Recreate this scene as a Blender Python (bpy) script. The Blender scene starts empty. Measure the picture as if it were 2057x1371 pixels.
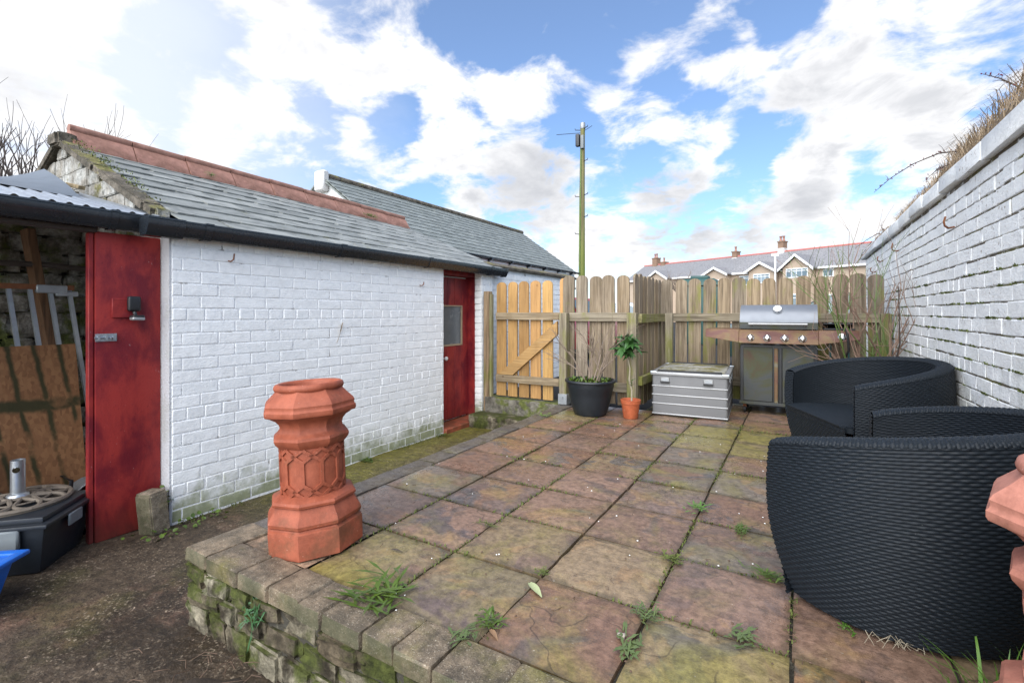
import bpy, bmesh, math, random
from mathutils import Vector, Matrix, noise as mnoise
R = math.radians
SC = bpy.context.scene
COL = SC.collection

# ------------------------------------------------------------------ camera
cam_d = bpy.data.cameras.new('camera')
cam = bpy.data.objects.new('camera', cam_d)
COL.objects.link(cam)
cam.location = (0, 0, 1.06)
cam.rotation_euler = (R(90), 0, R(30.75))
cam_d.sensor_width = 36.0
cam_d.lens = 36.0 * 969 / 2057
cam_d.shift_y = -57.5 / 2057
cam_d.clip_start = 0.02
cam_d.clip_end = 2000
SC.camera = cam

# ------------------------------------------------------------------ node helpers
def nd(t, typ, ins=None, **attrs):
    n = t.nodes.new(typ)
    for k, v in attrs.items():
        setattr(n, k, v)
    for k, v in (ins or {}).items():
        if isinstance(v, bpy.types.NodeSocket):
            t.links.new(v, n.inputs[k])
        else:
            n.inputs[k].default_value = v
    return n
def noise(t, vec, scale, detail=4, rough=0.55, dist=0.0):
    return nd(t, 'ShaderNodeTexNoise', {'Vector': vec, 'Scale': scale, 'Detail': detail, 'Roughness': rough, 'Distortion': dist}).outputs[0]
def voro(t, vec, scale, feature='F1', out=0, rnd=1.0):
    return nd(t, 'ShaderNodeTexVoronoi', {'Vector': vec, 'Scale': scale, 'Randomness': rnd}, feature=feature).outputs[out]
def ma(t, op, a, b=0.0, c=0.0, clamp=False):
    n = nd(t, 'ShaderNodeMath', {0: a, 1: b, 2: c}, operation=op)
    n.use_clamp = clamp
    return n.outputs[0]
def sm(t, x, lo, hi):
    return nd(t, 'ShaderNodeMapRange', {0: x, 1: lo, 2: hi, 3: 0.0, 4: 1.0}, interpolation_type='SMOOTHSTEP').outputs[0]
def mix(t, f, a, b, mode='MIX'):
    n = nd(t, 'ShaderNodeMix', {0: f}, data_type='RGBA', blend_type=mode)
    for i, v in ((6, a), (7, b)):
        if isinstance(v, bpy.types.NodeSocket):
            t.links.new(v, n.inputs[i])
        else:
            n.inputs[i].default_value = (*v[:3], 1.0)
    return n.outputs[2]
def vmul(t, v, s):
    return nd(t, 'ShaderNodeVectorMath', {0: v, 1: s}, operation='MULTIPLY').outputs[0]
def vadd(t, v, s):
    return nd(t, 'ShaderNodeVectorMath', {0: v, 1: s}, operation='ADD').outputs[0]
def sepz(t, v, i=2):
    return nd(t, 'ShaderNodeSeparateXYZ', {0: v}).outputs[i]
def bump(t, h, strength=0.3, dist=0.01, nrm=None):
    i = {'Height': h, 'Strength': strength, 'Distance': dist}
    if nrm is not None:
        i['Normal'] = nrm
    return nd(t, 'ShaderNodeBump', i).outputs[0]

# ------------------------------------------------------------------ world: broken cloud over a Nishita sky
SUN_AZ, SUN_EL = R(178), R(40)      # azimuth clockwise from +Y: the veiled sun stands behind the viewpoint
def pixdir(x, y):
    a = (x - 1028.5) / 969; k = (628 - y) / 969
    c, s = math.cos(R(30.75)), math.sin(R(30.75))
    return Vector((c * a - s, s * a + c, k)).normalized()
W = bpy.data.worlds.new('World')
SC.world = W
W.use_nodes = True
wt = W.node_tree
wt.nodes.clear()
sky = nd(wt, 'ShaderNodeTexSky', sky_type='NISHITA', sun_disc=False, sun_elevation=SUN_EL, sun_rotation=SUN_AZ, air_density=1.0, dust_density=0.6, ozone_density=1.6)
gen = nd(wt, 'ShaderNodeTexCoord').outputs['Generated']
dz = ma(wt, 'MAXIMUM', sepz(wt, gen), 0.0)
den = ma(wt, 'ADD', dz, 0.32)
inv = ma(wt, 'DIVIDE', 1.0, den)
cmb = nd(wt, 'ShaderNodeCombineXYZ', {0: inv, 1: inv, 2: inv}).outputs[0]
p = vmul(wt, gen, cmb)
p = vmul(wt, p, (1, 1, 1.25))
def fbm(v, off):
    a = noise(wt, vadd(wt, v, off), 4.6, 8, 0.62, 0.3)
    return a
o0 = Vector((3.7, 1.9, 0.6))
n0 = fbm(p, o0)
# masses of cloud (+) and clear gaps (-), as directions in the sky: (direction, angular radius in degrees, amount)
BL = [((40, 90), 13, .34), ((120, 230), 8, .22), ((560, 40), 6, .22), ((680, 90), 8, .30), ((850, 150), 6, .26), ((700, 190), 4, .14), ((520, 180), 5.5, .24), ((420, 150), 3.5, .12), ((430, 250), 6, .28), ((570, 270), 3.5, .22),
      ((1020, 330), 10, .34), ((880, 270), 5, .24), ((760, 320), 6, .22), ((700, 260), 2.5, .1), ((1020, 180), 4.5, .26), ((1060, 65), 2.5, .13), ((1130, 170), 3.5, .18), ((1260, 230), 6.5, .30), ((1390, 300), 6, .28),
      ((1320, 80), 3.5, .15), ((1450, 80), 5.5, .30), ((1540, 150), 6, .26), ((1660, 200), 6.5, .24), ((1820, 100), 11, .34), ((1690, 60), 5, .1), ((1620, 340), 4.5, .26), ((1680, 400), 7, .32), ((1880, 270), 6.5, .28), ((1500, 370), 3, .18), ((2000, 150), 5, .14),
      ((1340, 440), 7, .28), ((1200, 470), 9, .22), ((1440, 490), 4, .24), ((1580, 480), 6, .24), ((1100, 520), 8, .2),
      ((300, 130), 9, -.16), ((330, 260), 4, -.22), ((480, 110), 3, -.18), ((600, 150), 3.5, -.22), ((640, 240), 3.5, -.24), ((820, 40), 4, -.06), ((1000, 110), 3.5, -.2), ((960, 40), 6, -.22), ((1200, 50), 8, -.34), ((940, 225), 3.5, -.28), ((790, 245), 4, -.24), ((1140, 260), 3.5, -.24), ((1350, 170), 3.2, -.22),
      ((1600, 60), 4.5, -.32), ((1390, 20), 5, -.22), ((1480, 255), 3.5, -.22), ((1520, 310), 4.5, -.30), ((1770, 320), 4.5, -.32), ((1300, 330), 3, -.2), ((1430, 400), 3.5, -.2), ((1500, 440), 2.5, -.2), ((2040, 60), 4.5, -.26), ((1220, 400), 2.5, -.12)]
GREY = [((1070, 370), 8, .60), ((1350, 430), 6, .55), ((1560, 450), 5, .35), ((1290, 360), 4, .45), ((1640, 400), 3, .3), ((1450, 500), 6, .35), ((30, 170), 4, .3), ((1600, 230), 5, .22)]
wn = nd(wt, 'ShaderNodeTexNoise', {'Vector': p, 'Scale': 4.5, 'Detail': 4.0, 'Roughness': .6}).outputs[1]
warp = vadd(wt, gen, vmul(wt, vadd(wt, wn, (-.5, -.5, -.5)), (.16, .16, .12)))
warp = nd(wt, 'ShaderNodeVectorMath', {0: warp}, operation='NORMALIZE').outputs[0]
def blobs(lst, inner=.02):
    acc = None
    for (px, py), rad, amt in lst:
        d = pixdir(px, py)
        dot = nd(wt, 'ShaderNodeVectorMath', {0: warp, 1: d}, operation='DOT_PRODUCT').outputs['Value']
        s = sm(wt, dot, math.cos(R(rad)), math.cos(R(rad * inner)))
        acc = ma(wt, 'MULTIPLY_ADD', s, amt, acc if acc is not None else 0.0)
    return acc
acc = blobs(BL)
field = ma(wt, 'ADD', ma(wt, 'MULTIPLY_ADD', n0, 2.0, -.5), ma(wt, 'MULTIPLY', acc, 0.85))
low = sm(wt, dz, 0.34, 0.02)                                        # cloud closes up towards the horizon
field = ma(wt, 'MULTIPLY_ADD', low, 0.05, field)
cover = sm(wt, field, 0.46, 0.86)
thick = sm(wt, field, 0.70, 1.15)
sh = noise(wt, vadd(wt, p, (7.3, 2.1, 4.4)), 3.6, 6, .62, .4)
lit = ma(wt, 'SUBTRACT', 1.04, ma(wt, 'MULTIPLY', sm(wt, sh, .36, .66), ma(wt, 'MULTIPLY_ADD', thick, .55, .22)), clamp=True)
grey = ma(wt, 'MULTIPLY', ma(wt, 'MINIMUM', blobs(GREY), .75), ma(wt, 'MULTIPLY_ADD', sh, 1.5, .25))
shade = ma(wt, 'MULTIPLY', lit, ma(wt, 'SUBTRACT', 1.0, grey), clamp=True)
sdir = Vector((math.sin(SUN_AZ) * math.cos(SUN_EL), math.cos(SUN_AZ) * math.cos(SUN_EL), math.sin(SUN_EL)))
sdot = ma(wt, 'MAXIMUM', nd(wt, 'ShaderNodeVectorMath', {0: gen, 1: sdir}, operation='DOT_PRODUCT').outputs['Value'], 0.0)
glow = ma(wt, 'POWER', sdot, 9.0)
SKY_S = 0.115
ccol = mix(wt, shade, (2.0, 2.07, 2.24), (3.95, 3.94, 3.98))
ccol = mix(wt, 1.0, ccol, mix(wt, glow, (1, 1, 1), (1.15, 1.14, 1.12)), 'MULTIPLY')
blue = mix(wt, 1.0, sky.outputs[0], (.51, .625, .745), 'MULTIPLY')
blue = mix(wt, ma(wt, 'MULTIPLY_ADD', glow, 0.30, 0.05, clamp=True), blue, (5.2, 5.5, 6.2))   # thin veil of high haze, thicker round the sun
veil = blobs([((220, 120), 28, .58), ((60, 60), 20, .25)], .1)
blue = mix(wt, ma(wt, 'MINIMUM', veil, .85), blue, (3.3, 3.5, 3.95))
col = mix(wt, cover, blue, ccol)
bg = nd(wt, 'ShaderNodeBackground', {'Color': col, 'Strength': SKY_S})
wo = nd(wt, 'ShaderNodeOutputWorld', {'Surface': bg.outputs[0]})

# ------------------------------------------------------------------ sun (veiled by cloud: wide and weak)
sl = bpy.data.lights.new('sun', 'SUN')
sl.energy = 2.7
sl.angle = R(85)
sl.color = (1.0, 0.97, 0.92)
so = bpy.data.objects.new('sun', sl)
COL.objects.link(so)
so.location = (-8, 6, 12)
so.rotation_euler = (-sdir).to_track_quat('-Z', 'Y').to_euler()

SC.view_settings.view_transform = 'Standard'
SC.view_settings.look = 'None'
SC.view_settings.exposure = 1.38
SC.view_settings.gamma = 1.0
SC.view_settings.use_curve_mapping = False
SC.render.engine = 'CYCLES'
SC.cycles.max_bounces = 6
SC.cycles.use_denoising = True

# ------------------------------------------------------------------ geometry helpers
def wm(o):
    m = o.matrix_parent_inverse @ o.matrix_basis
    return wm(o.parent) @ m if o.parent else m
class MB:
    def __init__(s):
        s.v = []; s.f = []
    def add(s, vs, fs):
        b = len(s.v)
        s.v += [tuple(q) for q in vs]
        s.f += [tuple(b + i for i in q) for q in fs]
        return s
    def box(s, x0, x1, y0, y1, z0, z1):
        return s.add([(x0, y0, z0), (x1, y0, z0), (x1, y1, z0), (x0, y1, z0), (x0, y0, z1), (x1, y0, z1), (x1, y1, z1), (x0, y1, z1)],
                     [(0, 3, 2, 1), (4, 5, 6, 7), (0, 1, 5, 4), (1, 2, 6, 5), (2, 3, 7, 6), (3, 0, 4, 7)])
    def bar(s, a, b, w, h, up=(0, 0, 1)):
        a, b = Vector(a), Vector(b); d = (b - a).normalized(); u = Vector(up)
        x = d.cross(u)
        if x.length < 1e-4:
            x = d.cross(Vector((1, 0, 0)))
        x.normalize(); u = x.cross(d).normalized()
        c = [a + x * sx * w / 2 + u * su * h / 2 for sx, su in ((-1, -1), (1, -1), (1, 1), (-1, 1))]
        e = [q + (b - a) for q in c]
        return s.add(c + e, [(0, 1, 2, 3), (7, 6, 5, 4), (0, 4, 5, 1), (1, 5, 6, 2), (2, 6, 7, 3), (3, 7, 4, 0)])
    def tube(s, pts, r, n=6, cap=True):
        pts = [Vector(q) for q in pts]; rs = r if isinstance(r, (list, tuple)) else [r] * len(pts)
        vs = []; u = None
        for i, q in enumerate(pts):
            d = (pts[min(i + 1, len(pts) - 1)] - pts[max(i - 1, 0)])
            d = d.normalized() if d.length > 1e-9 else Vector((0, 0, 1))
            if u is None:
                u = d.cross(Vector((0, 0, 1)))
                if u.length < 1e-3:
                    u = d.cross(Vector((1, 0, 0)))
            else:
                u = u - d * u.dot(d)
            u.normalize(); w = d.cross(u)
            vs += [q + (u * math.cos(2 * math.pi * k / n) + w * math.sin(2 * math.pi * k / n)) * rs[i] for k in range(n)]
        fs = []
        for i in range(len(pts) - 1):
            for k in range(n):
                k2 = (k + 1) % n
                fs.append((i * n + k, i * n + k2, (i + 1) * n + k2, (i + 1) * n + k))
        if cap:
            fs.append(tuple(reversed(range(n)))); fs.append(tuple((len(pts) - 1) * n + k for k in range(n)))
        return s.add(vs, fs)
    def lathe(s, prof, n=24, c=(0, 0, 0), phase=0.0, cap=(True, True)):
        vs = []
        for r, z in prof:
            vs += [(c[0] + r * math.cos(phase + 2 * math.pi * k / n), c[1] + r * math.sin(phase + 2 * math.pi * k / n), c[2] + z) for k in range(n)]
        fs = []
        for i in range(len(prof) - 1):
            for k in range(n):
                k2 = (k + 1) % n
                fs.append((i * n + k, i * n + k2, (i + 1) * n + k2, (i + 1) * n + k))
        if cap[0]: fs.append(tuple(reversed(range(n))))
        if cap[1]: fs.append(tuple((len(prof) - 1) * n + k for k in range(n)))
        return s.add(vs, fs)
    def prism(s, poly, ext):
        n = len(poly); e = Vector(ext); a = [Vector(q) for q in poly]
        return s.add(a + [q + e for q in a], [tuple(reversed(range(n))), tuple(range(n, 2 * n))] + [(i, (i + 1) % n, n + (i + 1) % n, n + i) for i in range(n)])
    def xf(s, m):
        s.v = [tuple(m @ Vector(q)) for q in s.v]
        return s
    def mesh(s, name, mat, smooth=None, bevel=0.0, seg=1, jit=0.0, fixn=True):
        me = bpy.data.meshes.new(name)
        me.from_pydata(s.v, [], s.f)
        if bevel or jit or fixn:
            bm = bmesh.new(); bm.from_mesh(me)
            if bevel:
                bmesh.ops.bevel(bm, geom=[e for e in bm.edges], offset=bevel, segments=seg, profile=0.6, affect='EDGES', clamp_overlap=True)
            if jit:
                for v in bm.verts:
                    v.co += Vector((random.uniform(-jit, jit), random.uniform(-jit, jit), random.uniform(-jit, jit)))
            if fixn:
                bmesh.ops.recalc_face_normals(bm, faces=bm.faces)
            bm.to_mesh(me); bm.free()
        if mat:
            me.materials.append(mat)
        if smooth is not None:
            me.shade_smooth()
            if smooth < 180:
                me.set_sharp_from_angle(angle=R(smooth))
        me.update()
        return me
def put(name, me, parent=None, loc=None, rot=None, scale=None, color=None, world=False):
    o = bpy.data.objects.new(name, me)
    COL.objects.link(o)
    if parent is not None:
        o.parent = parent
        if world:
            o.matrix_parent_inverse = wm(parent).inverted()
    if loc is not None: o.location = loc
    if rot is not None: o.rotation_euler = rot
    if scale is not None: o.scale = scale
    if color is not None: o.color = color
    return o
def tag(o, label, cat, group=None):
    o['label'] = label; o['category'] = cat
    if group: o['group'] = group
    return o
def thing(name, label, cat, loc=(0, 0, 0), rz=0.0, group=None):
    o = put(name, None, None, loc, (0, 0, rz))
    o.empty_display_size = 0.1
    return tag(o, label, cat, group)
def struct(o, kind='structure'):
    o['kind'] = kind
    return o
def copy_tree(o, parent=None):
    c = o.copy(); COL.objects.link(c); c.parent = parent
    for ch in list(o.children):
        copy_tree(ch, c)
    return c
def grid(fn, nu, nv, closed_u=False):
    """mesh builder for a grid of points fn(i, j)"""
    m = MB()
    vs = [fn(i, j) for j in range(nv + 1) for i in range(nu + 1)]
    fs = [(j * (nu + 1) + i, j * (nu + 1) + i + 1, (j + 1) * (nu + 1) + i + 1, (j + 1) * (nu + 1) + i) for j in range(nv) for i in range(nu)]
    return m.add(vs, fs)
def nz(x, y, z=0.0, s=1.0):
    return mnoise.noise(Vector((x * s, y * s, z * s)))
def rough_block(w, d, h, n=3, amp=0.06, seed=0, bev=.12):
    """a stone: subdivided box pushed about by noise, corners worn"""
    bm = bmesh.new()
    bmesh.ops.create_cube(bm, size=1.0)
    bmesh.ops.bevel(bm, geom=list(bm.edges), offset=bev, segments=2, affect='EDGES')
    bmesh.ops.subdivide_edges(bm, edges=[e for e in bm.edges if e.calc_length() > 0.4], cuts=n - 1, use_grid_fill=True)
    for v in bm.verts:
        q = v.co + Vector((seed * 3.1, seed * 1.7, seed * 0.9))
        v.co += v.co.normalized() * amp * (mnoise.noise(q * 2.3) + 0.5 * mnoise.noise(q * 6) + .35 * mnoise.cell(q * 3))
        v.co = Vector((v.co.x * w, v.co.y * d, v.co.z * h))
    me = bpy.data.meshes.new('stone')
    bm.to_mesh(me); bm.free()
    return me

# ------------------------------------------------------------------ materials
def new(name, rough=0.6, metal=0.0, spec=0.5):
    m = bpy.data.materials.new(name); m.use_nodes = True
    t = m.node_tree; t.nodes.clear()
    b = nd(t, 'ShaderNodeBsdfPrincipled', {'Roughness': rough, 'Metallic': metal, 'Specular IOR Level': spec})
    nd(t, 'ShaderNodeOutputMaterial', {'Surface': b.outputs[0]})
    return m, t, b
def setin(t, b, **kw):
    for k, v in kw.items():
        k = {'col': 'Base Color', 'rough': 'Roughness', 'nrm': 'Normal', 'metal': 'Metallic'}.get(k, k)
        if isinstance(v, bpy.types.NodeSocket):
            t.links.new(v, b.inputs[k])
        elif k == 'Base Color':
            b.inputs[k].default_value = (*v[:3], 1)
        else:
            b.inputs[k].default_value = v
def pos(t): return nd(t, 'ShaderNodeNewGeometry').outputs['Position']
def obc(t): return nd(t, 'ShaderNodeTexCoord').outputs['Object']
def rnd(t): return nd(t, 'ShaderNodeObjectInfo').outputs['Random']
def ocol(t): return nd(t, 'ShaderNodeObjectInfo').outputs['Color']
def oalpha(t): return nd(t, 'ShaderNodeObjectInfo').outputs['Alpha']
def obr(t, k=17.0):
    """object coordinates shifted by a random amount for every object"""
    r = ma(t, 'MULTIPLY', rnd(t), k)
    return vadd(t, obc(t), nd(t, 'ShaderNodeCombineXYZ', {0: r, 1: ma(t, 'MULTIPLY', r, 1.7), 2: ma(t, 'MULTIPLY', r, .6)}).outputs[0])
MAT = {}
def simple(name, col, rough=0.5, metal=0.0, var=0.12, scale=14, bmp=0.0, spec=0.5, bscale=90):
    m, t, b = new(name, rough, metal, spec)
    P = obr(t)
    n = noise(t, P, scale, 5)
    d = [c * (1 - var) for c in col]; l = [min(1, c * (1 + var)) for c in col]
    setin(t, b, col=mix(t, n, d, l), rough=ma(t, 'MULTIPLY_ADD', noise(t, P, scale * 2.3, 3), .3, rough - .15, clamp=True))
    if bmp:
        setin(t, b, nrm=bump(t, noise(t, P, bscale, 4), bmp, 0.004))
    MAT[name] = m
    return m

# --- painted brick: white masonry paint, worn at the joints and greened near the ground
def white_brick(name, paint, dark, wear, groundz, mossh, mossamt, bare=(.30, .25, .21)):
    m, t, b = new(name, 0.62, 0, .35)
    P = pos(t)
    tone = noise(t, vmul(t, P, (1, 3.0, 8)), 3.0, 5)
    c = mix(t, sm(t, tone, .3, .72), [q * .90 for q in paint], paint)
    c = mix(t, ma(t, 'MULTIPLY', rnd(t), .13), c, (.66, .72, .76))
    streak = noise(t, vmul(t, P, (9, 9, 1.2)), 2.2, 6, .65)
    c = mix(t, ma(t, 'MULTIPLY', sm(t, streak, .56, .8), dark), c, (.36, .38, .36))
    chip = noise(t, P, 34, 8, .72, .6)
    patch = noise(t, P, 2.1, 3)
    k = ma(t, 'MULTIPLY', sm(t, chip, .69 - wear * .06, .74 - wear * .06), sm(t, patch, .40, .62))
    c = mix(t, ma(t, 'MULTIPLY', k, .85), c, bare)
    # algae and splash-back low on the wall
    h = ma(t, 'SUBTRACT', sepz(t, P), groundz)
    lown = ma(t, 'ADD', ma(t, 'DIVIDE', h, mossh), ma(t, 'MULTIPLY', ma(t, 'SUBTRACT', noise(t, vmul(t, P, (1, 1, .8)), 4.5, 8, .68), .5), 2.6))
    ml = ma(t, 'MULTIPLY', sm(t, lown, 1.0, 0.1), mossamt)
    c = mix(t, ml, c, mix(t, noise(t, P, 19, 4), (.10, .12, .035), (.34, .36, .20)))
    c = mix(t, 1.0, c, mix(t, sm(t, noise(t, P, 24, 9, .75), .26, .52), (.84, .85, .86), (1, 1, 1)), 'MULTIPLY')
    bb = bump(t, noise(t, vmul(t, P, (1, 1, 1.8)), 46, 6, .6), .30 + .45 * dark, .008)
    setin(t, b, col=c, nrm=bump(t, noise(t, P, 8, 3), .5, .012, bb))
    MAT[name] = m
white_brick('paint_shed', (.91, .915, .905), .2, .5, -.34, .30, .9)
white_brick('paint_wall', (.92, .925, .91), .5, 1.9, .0, .9, .28)
def joint(name, a, bcol, thr, moss=.5):
    m, t, b = new(name, .85, 0, .2)
    P = pos(t)
    n = noise(t, P, 9, 8, .7)
    c = mix(t, sm(t, n, thr - .06, thr + .06), a, bcol)
    c = mix(t, ma(t, 'MULTIPLY', sm(t, noise(t, P, 3.1, 6, .65), .5, .62), moss), c, mix(t, noise(t, P, 30, 3), (.07, .075, .02), (.24, .23, .07)))
    setin(t, b, col=c, nrm=bump(t, noise(t, P, 70, 5), .7, .01))
    MAT[name] = m
joint('mortar_shed', (.79, .80, .80), (.30, .28, .26), .62, .0)
joint('mortar_wall', (.13, .108, .08), (.76, .77, .76), .56, .65)
joint('mortar_stone', (.055, .05, .04), (.16, .15, .11), .6, .7)
joint('render_shaded', (.50, .51, .53), (.36, .35, .34), .63, .18)  # flat render; its grey puts the shade of the shed's near return into the colour

# --- stones of the terrace front and the lean-to
def stone(name, cols, moss, mosscol=((.045, .07, .012), (.20, .22, .05))):
    m, t, b = new(name, .85, 0, .3)
    P = pos(t)
    c = mix(t, rnd(t), cols[0], cols[1])
    c = mix(t, sm(t, noise(t, P, 7, 7, .65), .38, .62), c, cols[2])
    up = sepz(t, nd(t, 'ShaderNodeNewGeometry').outputs['Normal'])
    f = ma(t, 'MULTIPLY_ADD', up, .10, noise(t, P, 4.3, 7, .62))
    c = mix(t, ma(t, 'MULTIPLY', sm(t, f, .62 - moss * .22, .72 - moss * .18), .92), c, mix(t, noise(t, P, 37, 5, .7), *mosscol))
    c = mix(t, 1.0, c, mix(t, sm(t, noise(t, P, 21, 9, .78), .30, .70), (.42, .41, .38), (1.2, 1.18, 1.14)), 'MULTIPLY')
    bb = bump(t, noise(t, P, 60, 7, .7), .8, .012)
    setin(t, b, col=c, nrm=bump(t, noise(t, P, 13, 4), .8, .03, bb))
    MAT[name] = m
stone('stone_mossy', ((.12, .092, .06), (.34, .31, .235), (.035, .027, .016)), .72, ((.018, .027, .005), (.10, .118, .02)))
stone('stone_wash', ((.50, .50, .48), (.30, .28, .25), (.15, .135, .11)), .62)
stone('stone_gable', ((.56, .58, .58), (.38, .37, .35), (.30, .28, .25)), .38, ((.09, .09, .02), (.24, .22, .06)))
stone('verge_stone', ((.15, .13, .105), (.20, .175, .145), (.09, .08, .062)), .22, ((.12, .12, .04), (.30, .27, .10)))
stone('concrete_old', ((.20, .19, .16), (.25, .23, .20), (.13, .12, .10)), .55)

# --- riven sandstone paving, damp and algae-stained; each slab tints itself by object colour (alpha = amount of algae)
def slab(name):
    m, t, b = new(name, .45, 0, .5)
    P = pos(t); O = obr(t, 31)
    base = ocol(t)
    c = base
    n1 = noise(t, O, 3.2, 6, .6, .8)
    c = mix(t, sm(t, n1, .50, .60), c, mix(t, rnd(t), (.115, .090, .088), (.20, .118, .078)))
    n2 = noise(t, vadd(t, O, (5, 2, 1)), 2.6, 7, .62, 1.0)
    c = mix(t, ma(t, 'MULTIPLY', ma(t, 'MULTIPLY', sm(t, n2, .555, .60), sm(t, rnd(t), .45, .7)), .75), c, (.092, .092, .098))          # blue-grey bed showing through, with a sharp edge
    n3 = noise(t, vadd(t, O, (9, 7, 3)), 4.0, 6, .6, .6)
    c = mix(t, ma(t, 'MULTIPLY', sm(t, n3, .56, .64), .6), c, (.27, .17, .09))
    # algae
    al = ma(t, 'MULTIPLY_ADD', oalpha(t), .30, ma(t, 'SUBTRACT', noise(t, P, 2.7, 7, .62, .5), .33))
    c = mix(t, ma(t, 'MULTIPLY', sm(t, al, .16, .50), .82), c, mix(t, noise(t, P, 8, 5), (.135, .125, .03), (.27, .235, .055)))
    # dirt specks and dark lichen
    spk = noise(t, P, 62, 6, .72)
    c = mix(t, ma(t, 'MULTIPLY', sm(t, spk, .66, .71), .75), c, (.035, .028, .02))
    c = mix(t, ma(t, 'MULTIPLY', sm(t, noise(t, P, 55, 3), .70, .74), .6), c, (.38, .35, .30))
    lines = noise(t, vadd(t, vmul(t, O, (2, 14, 1)), (0, 0, 0)), 3.0, 6, .6, 1.2)
    crack = voro(t, vadd(t, O, vmul(t, nd(t, 'ShaderNodeTexNoise', {'Vector': O, 'Scale': 6.0}).outputs[1], (.25, .25, .25))), 2.4, 'DISTANCE_TO_EDGE')
    ck = ma(t, 'MULTIPLY', sm(t, crack, .012, .003), sm(t, noise(t, O, 1.7, 2), .52, .56))
    c = mix(t, ma(t, 'MULTIPLY', ck, .5), c, (.03, .022, .015))
    gr = noise(t, P, 26, 9, .78)
    c = mix(t, 1.0, c, mix(t, sm(t, gr, .30, .70), (.52, .50, .47), (1.30, 1.27, 1.22)), 'MULTIPLY')
    blot = noise(t, vadd(t, P, (3, 3, 3)), 9, 6, .66)
    c = mix(t, ma(t, 'MULTIPLY', sm(t, blot, .54, .68), .5), c, (.06, .05, .04))
    oc = obc(t)
    ed = ma(t, 'MAXIMUM', ma(t, 'ABSOLUTE', sepz(t, oc, 0)), ma(t, 'ABSOLUTE', sepz(t, oc, 1)))
    ed = ma(t, 'ADD', ed, ma(t, 'MULTIPLY', ma(t, 'SUBTRACT', noise(t, P, 7, 6, .7), .5), .16))
    c = mix(t, ma(t, 'MULTIPLY', sm(t, ed, .185, .225), .55), c, (.045, .038, .022))
    wet = sm(t, noise(t, P, 1.9, 5, .6), .42, .60)
    rg = ma(t, 'SUBTRACT', ma(t, 'MULTIPLY_ADD', spk, .35, .33), ma(t, 'MULTIPLY', wet, .32), clamp=True)
    bb = bump(t, lines, .22, .01)
    bb = bump(t, noise(t, P, 150, 5, .7), .32, .004, bb)
    bb = bump(t, ck, -.5, .01, bb)
    setin(t, b, col=c, rough=rg, nrm=bump(t, noise(t, O, 11, 5), .3, .012, bb))
    MAT[name] = m
slab('sandstone')
def coping(name):
    m, t, b = new(name, .7, 0, .4)
    P = pos(t)
    c = mix(t, sm(t, noise(t, P, 5, 6, .6), .35, .65), (.105, .088, .064), ocol(t))
    al = ma(t, 'MULTIPLY_ADD', oalpha(t), .35, ma(t, 'SUBTRACT', noise(t, P, 4.0, 6, .6), .38))
    c = mix(t, ma(t, 'MULTIPLY', sm(t, al, .2, .42), .7), c, (.155, .15, .035))
    sp = noise(t, P, 210, 3, .6)
    c = mix(t, ma(t, 'MULTIPLY', sm(t, sp, .60, .68), .8), c, (.42, .39, .33))
    c = mix(t, ma(t, 'MULTIPLY', sm(t, sp, .42, .34), .8), c, (.04, .035, .03))
    gr = noise(t, P, 20, 9, .78)
    c = mix(t, 1.0, c, mix(t, sm(t, gr, .30, .70), (.55, .53, .50), (1.3, 1.25, 1.2)), 'MULTIPLY')
    nx = nd(t, 'ShaderNodeNewGeometry').outputs['Normal']
    fy = ma(t, 'MULTIPLY', sepz(t, nx, 1), -1.0)
    c = mix(t, ma(t, 'MULTIPLY', sm(t, ma(t, 'MULTIPLY_ADD', fy, .4, noise(t, P, 6, 6, .6)), .72, .95), .6), c, (.06, .065, .03))
    bb = bump(t, sp, .55, .004)
    setin(t, b, col=c, nrm=bump(t, noise(t, P, 25, 5), .5, .01, bb), rough=ma(t, 'MULTIPLY_ADD', noise(t, P, 3, 4), .5, .35))
    MAT[name] = m
coping('coping')
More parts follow.
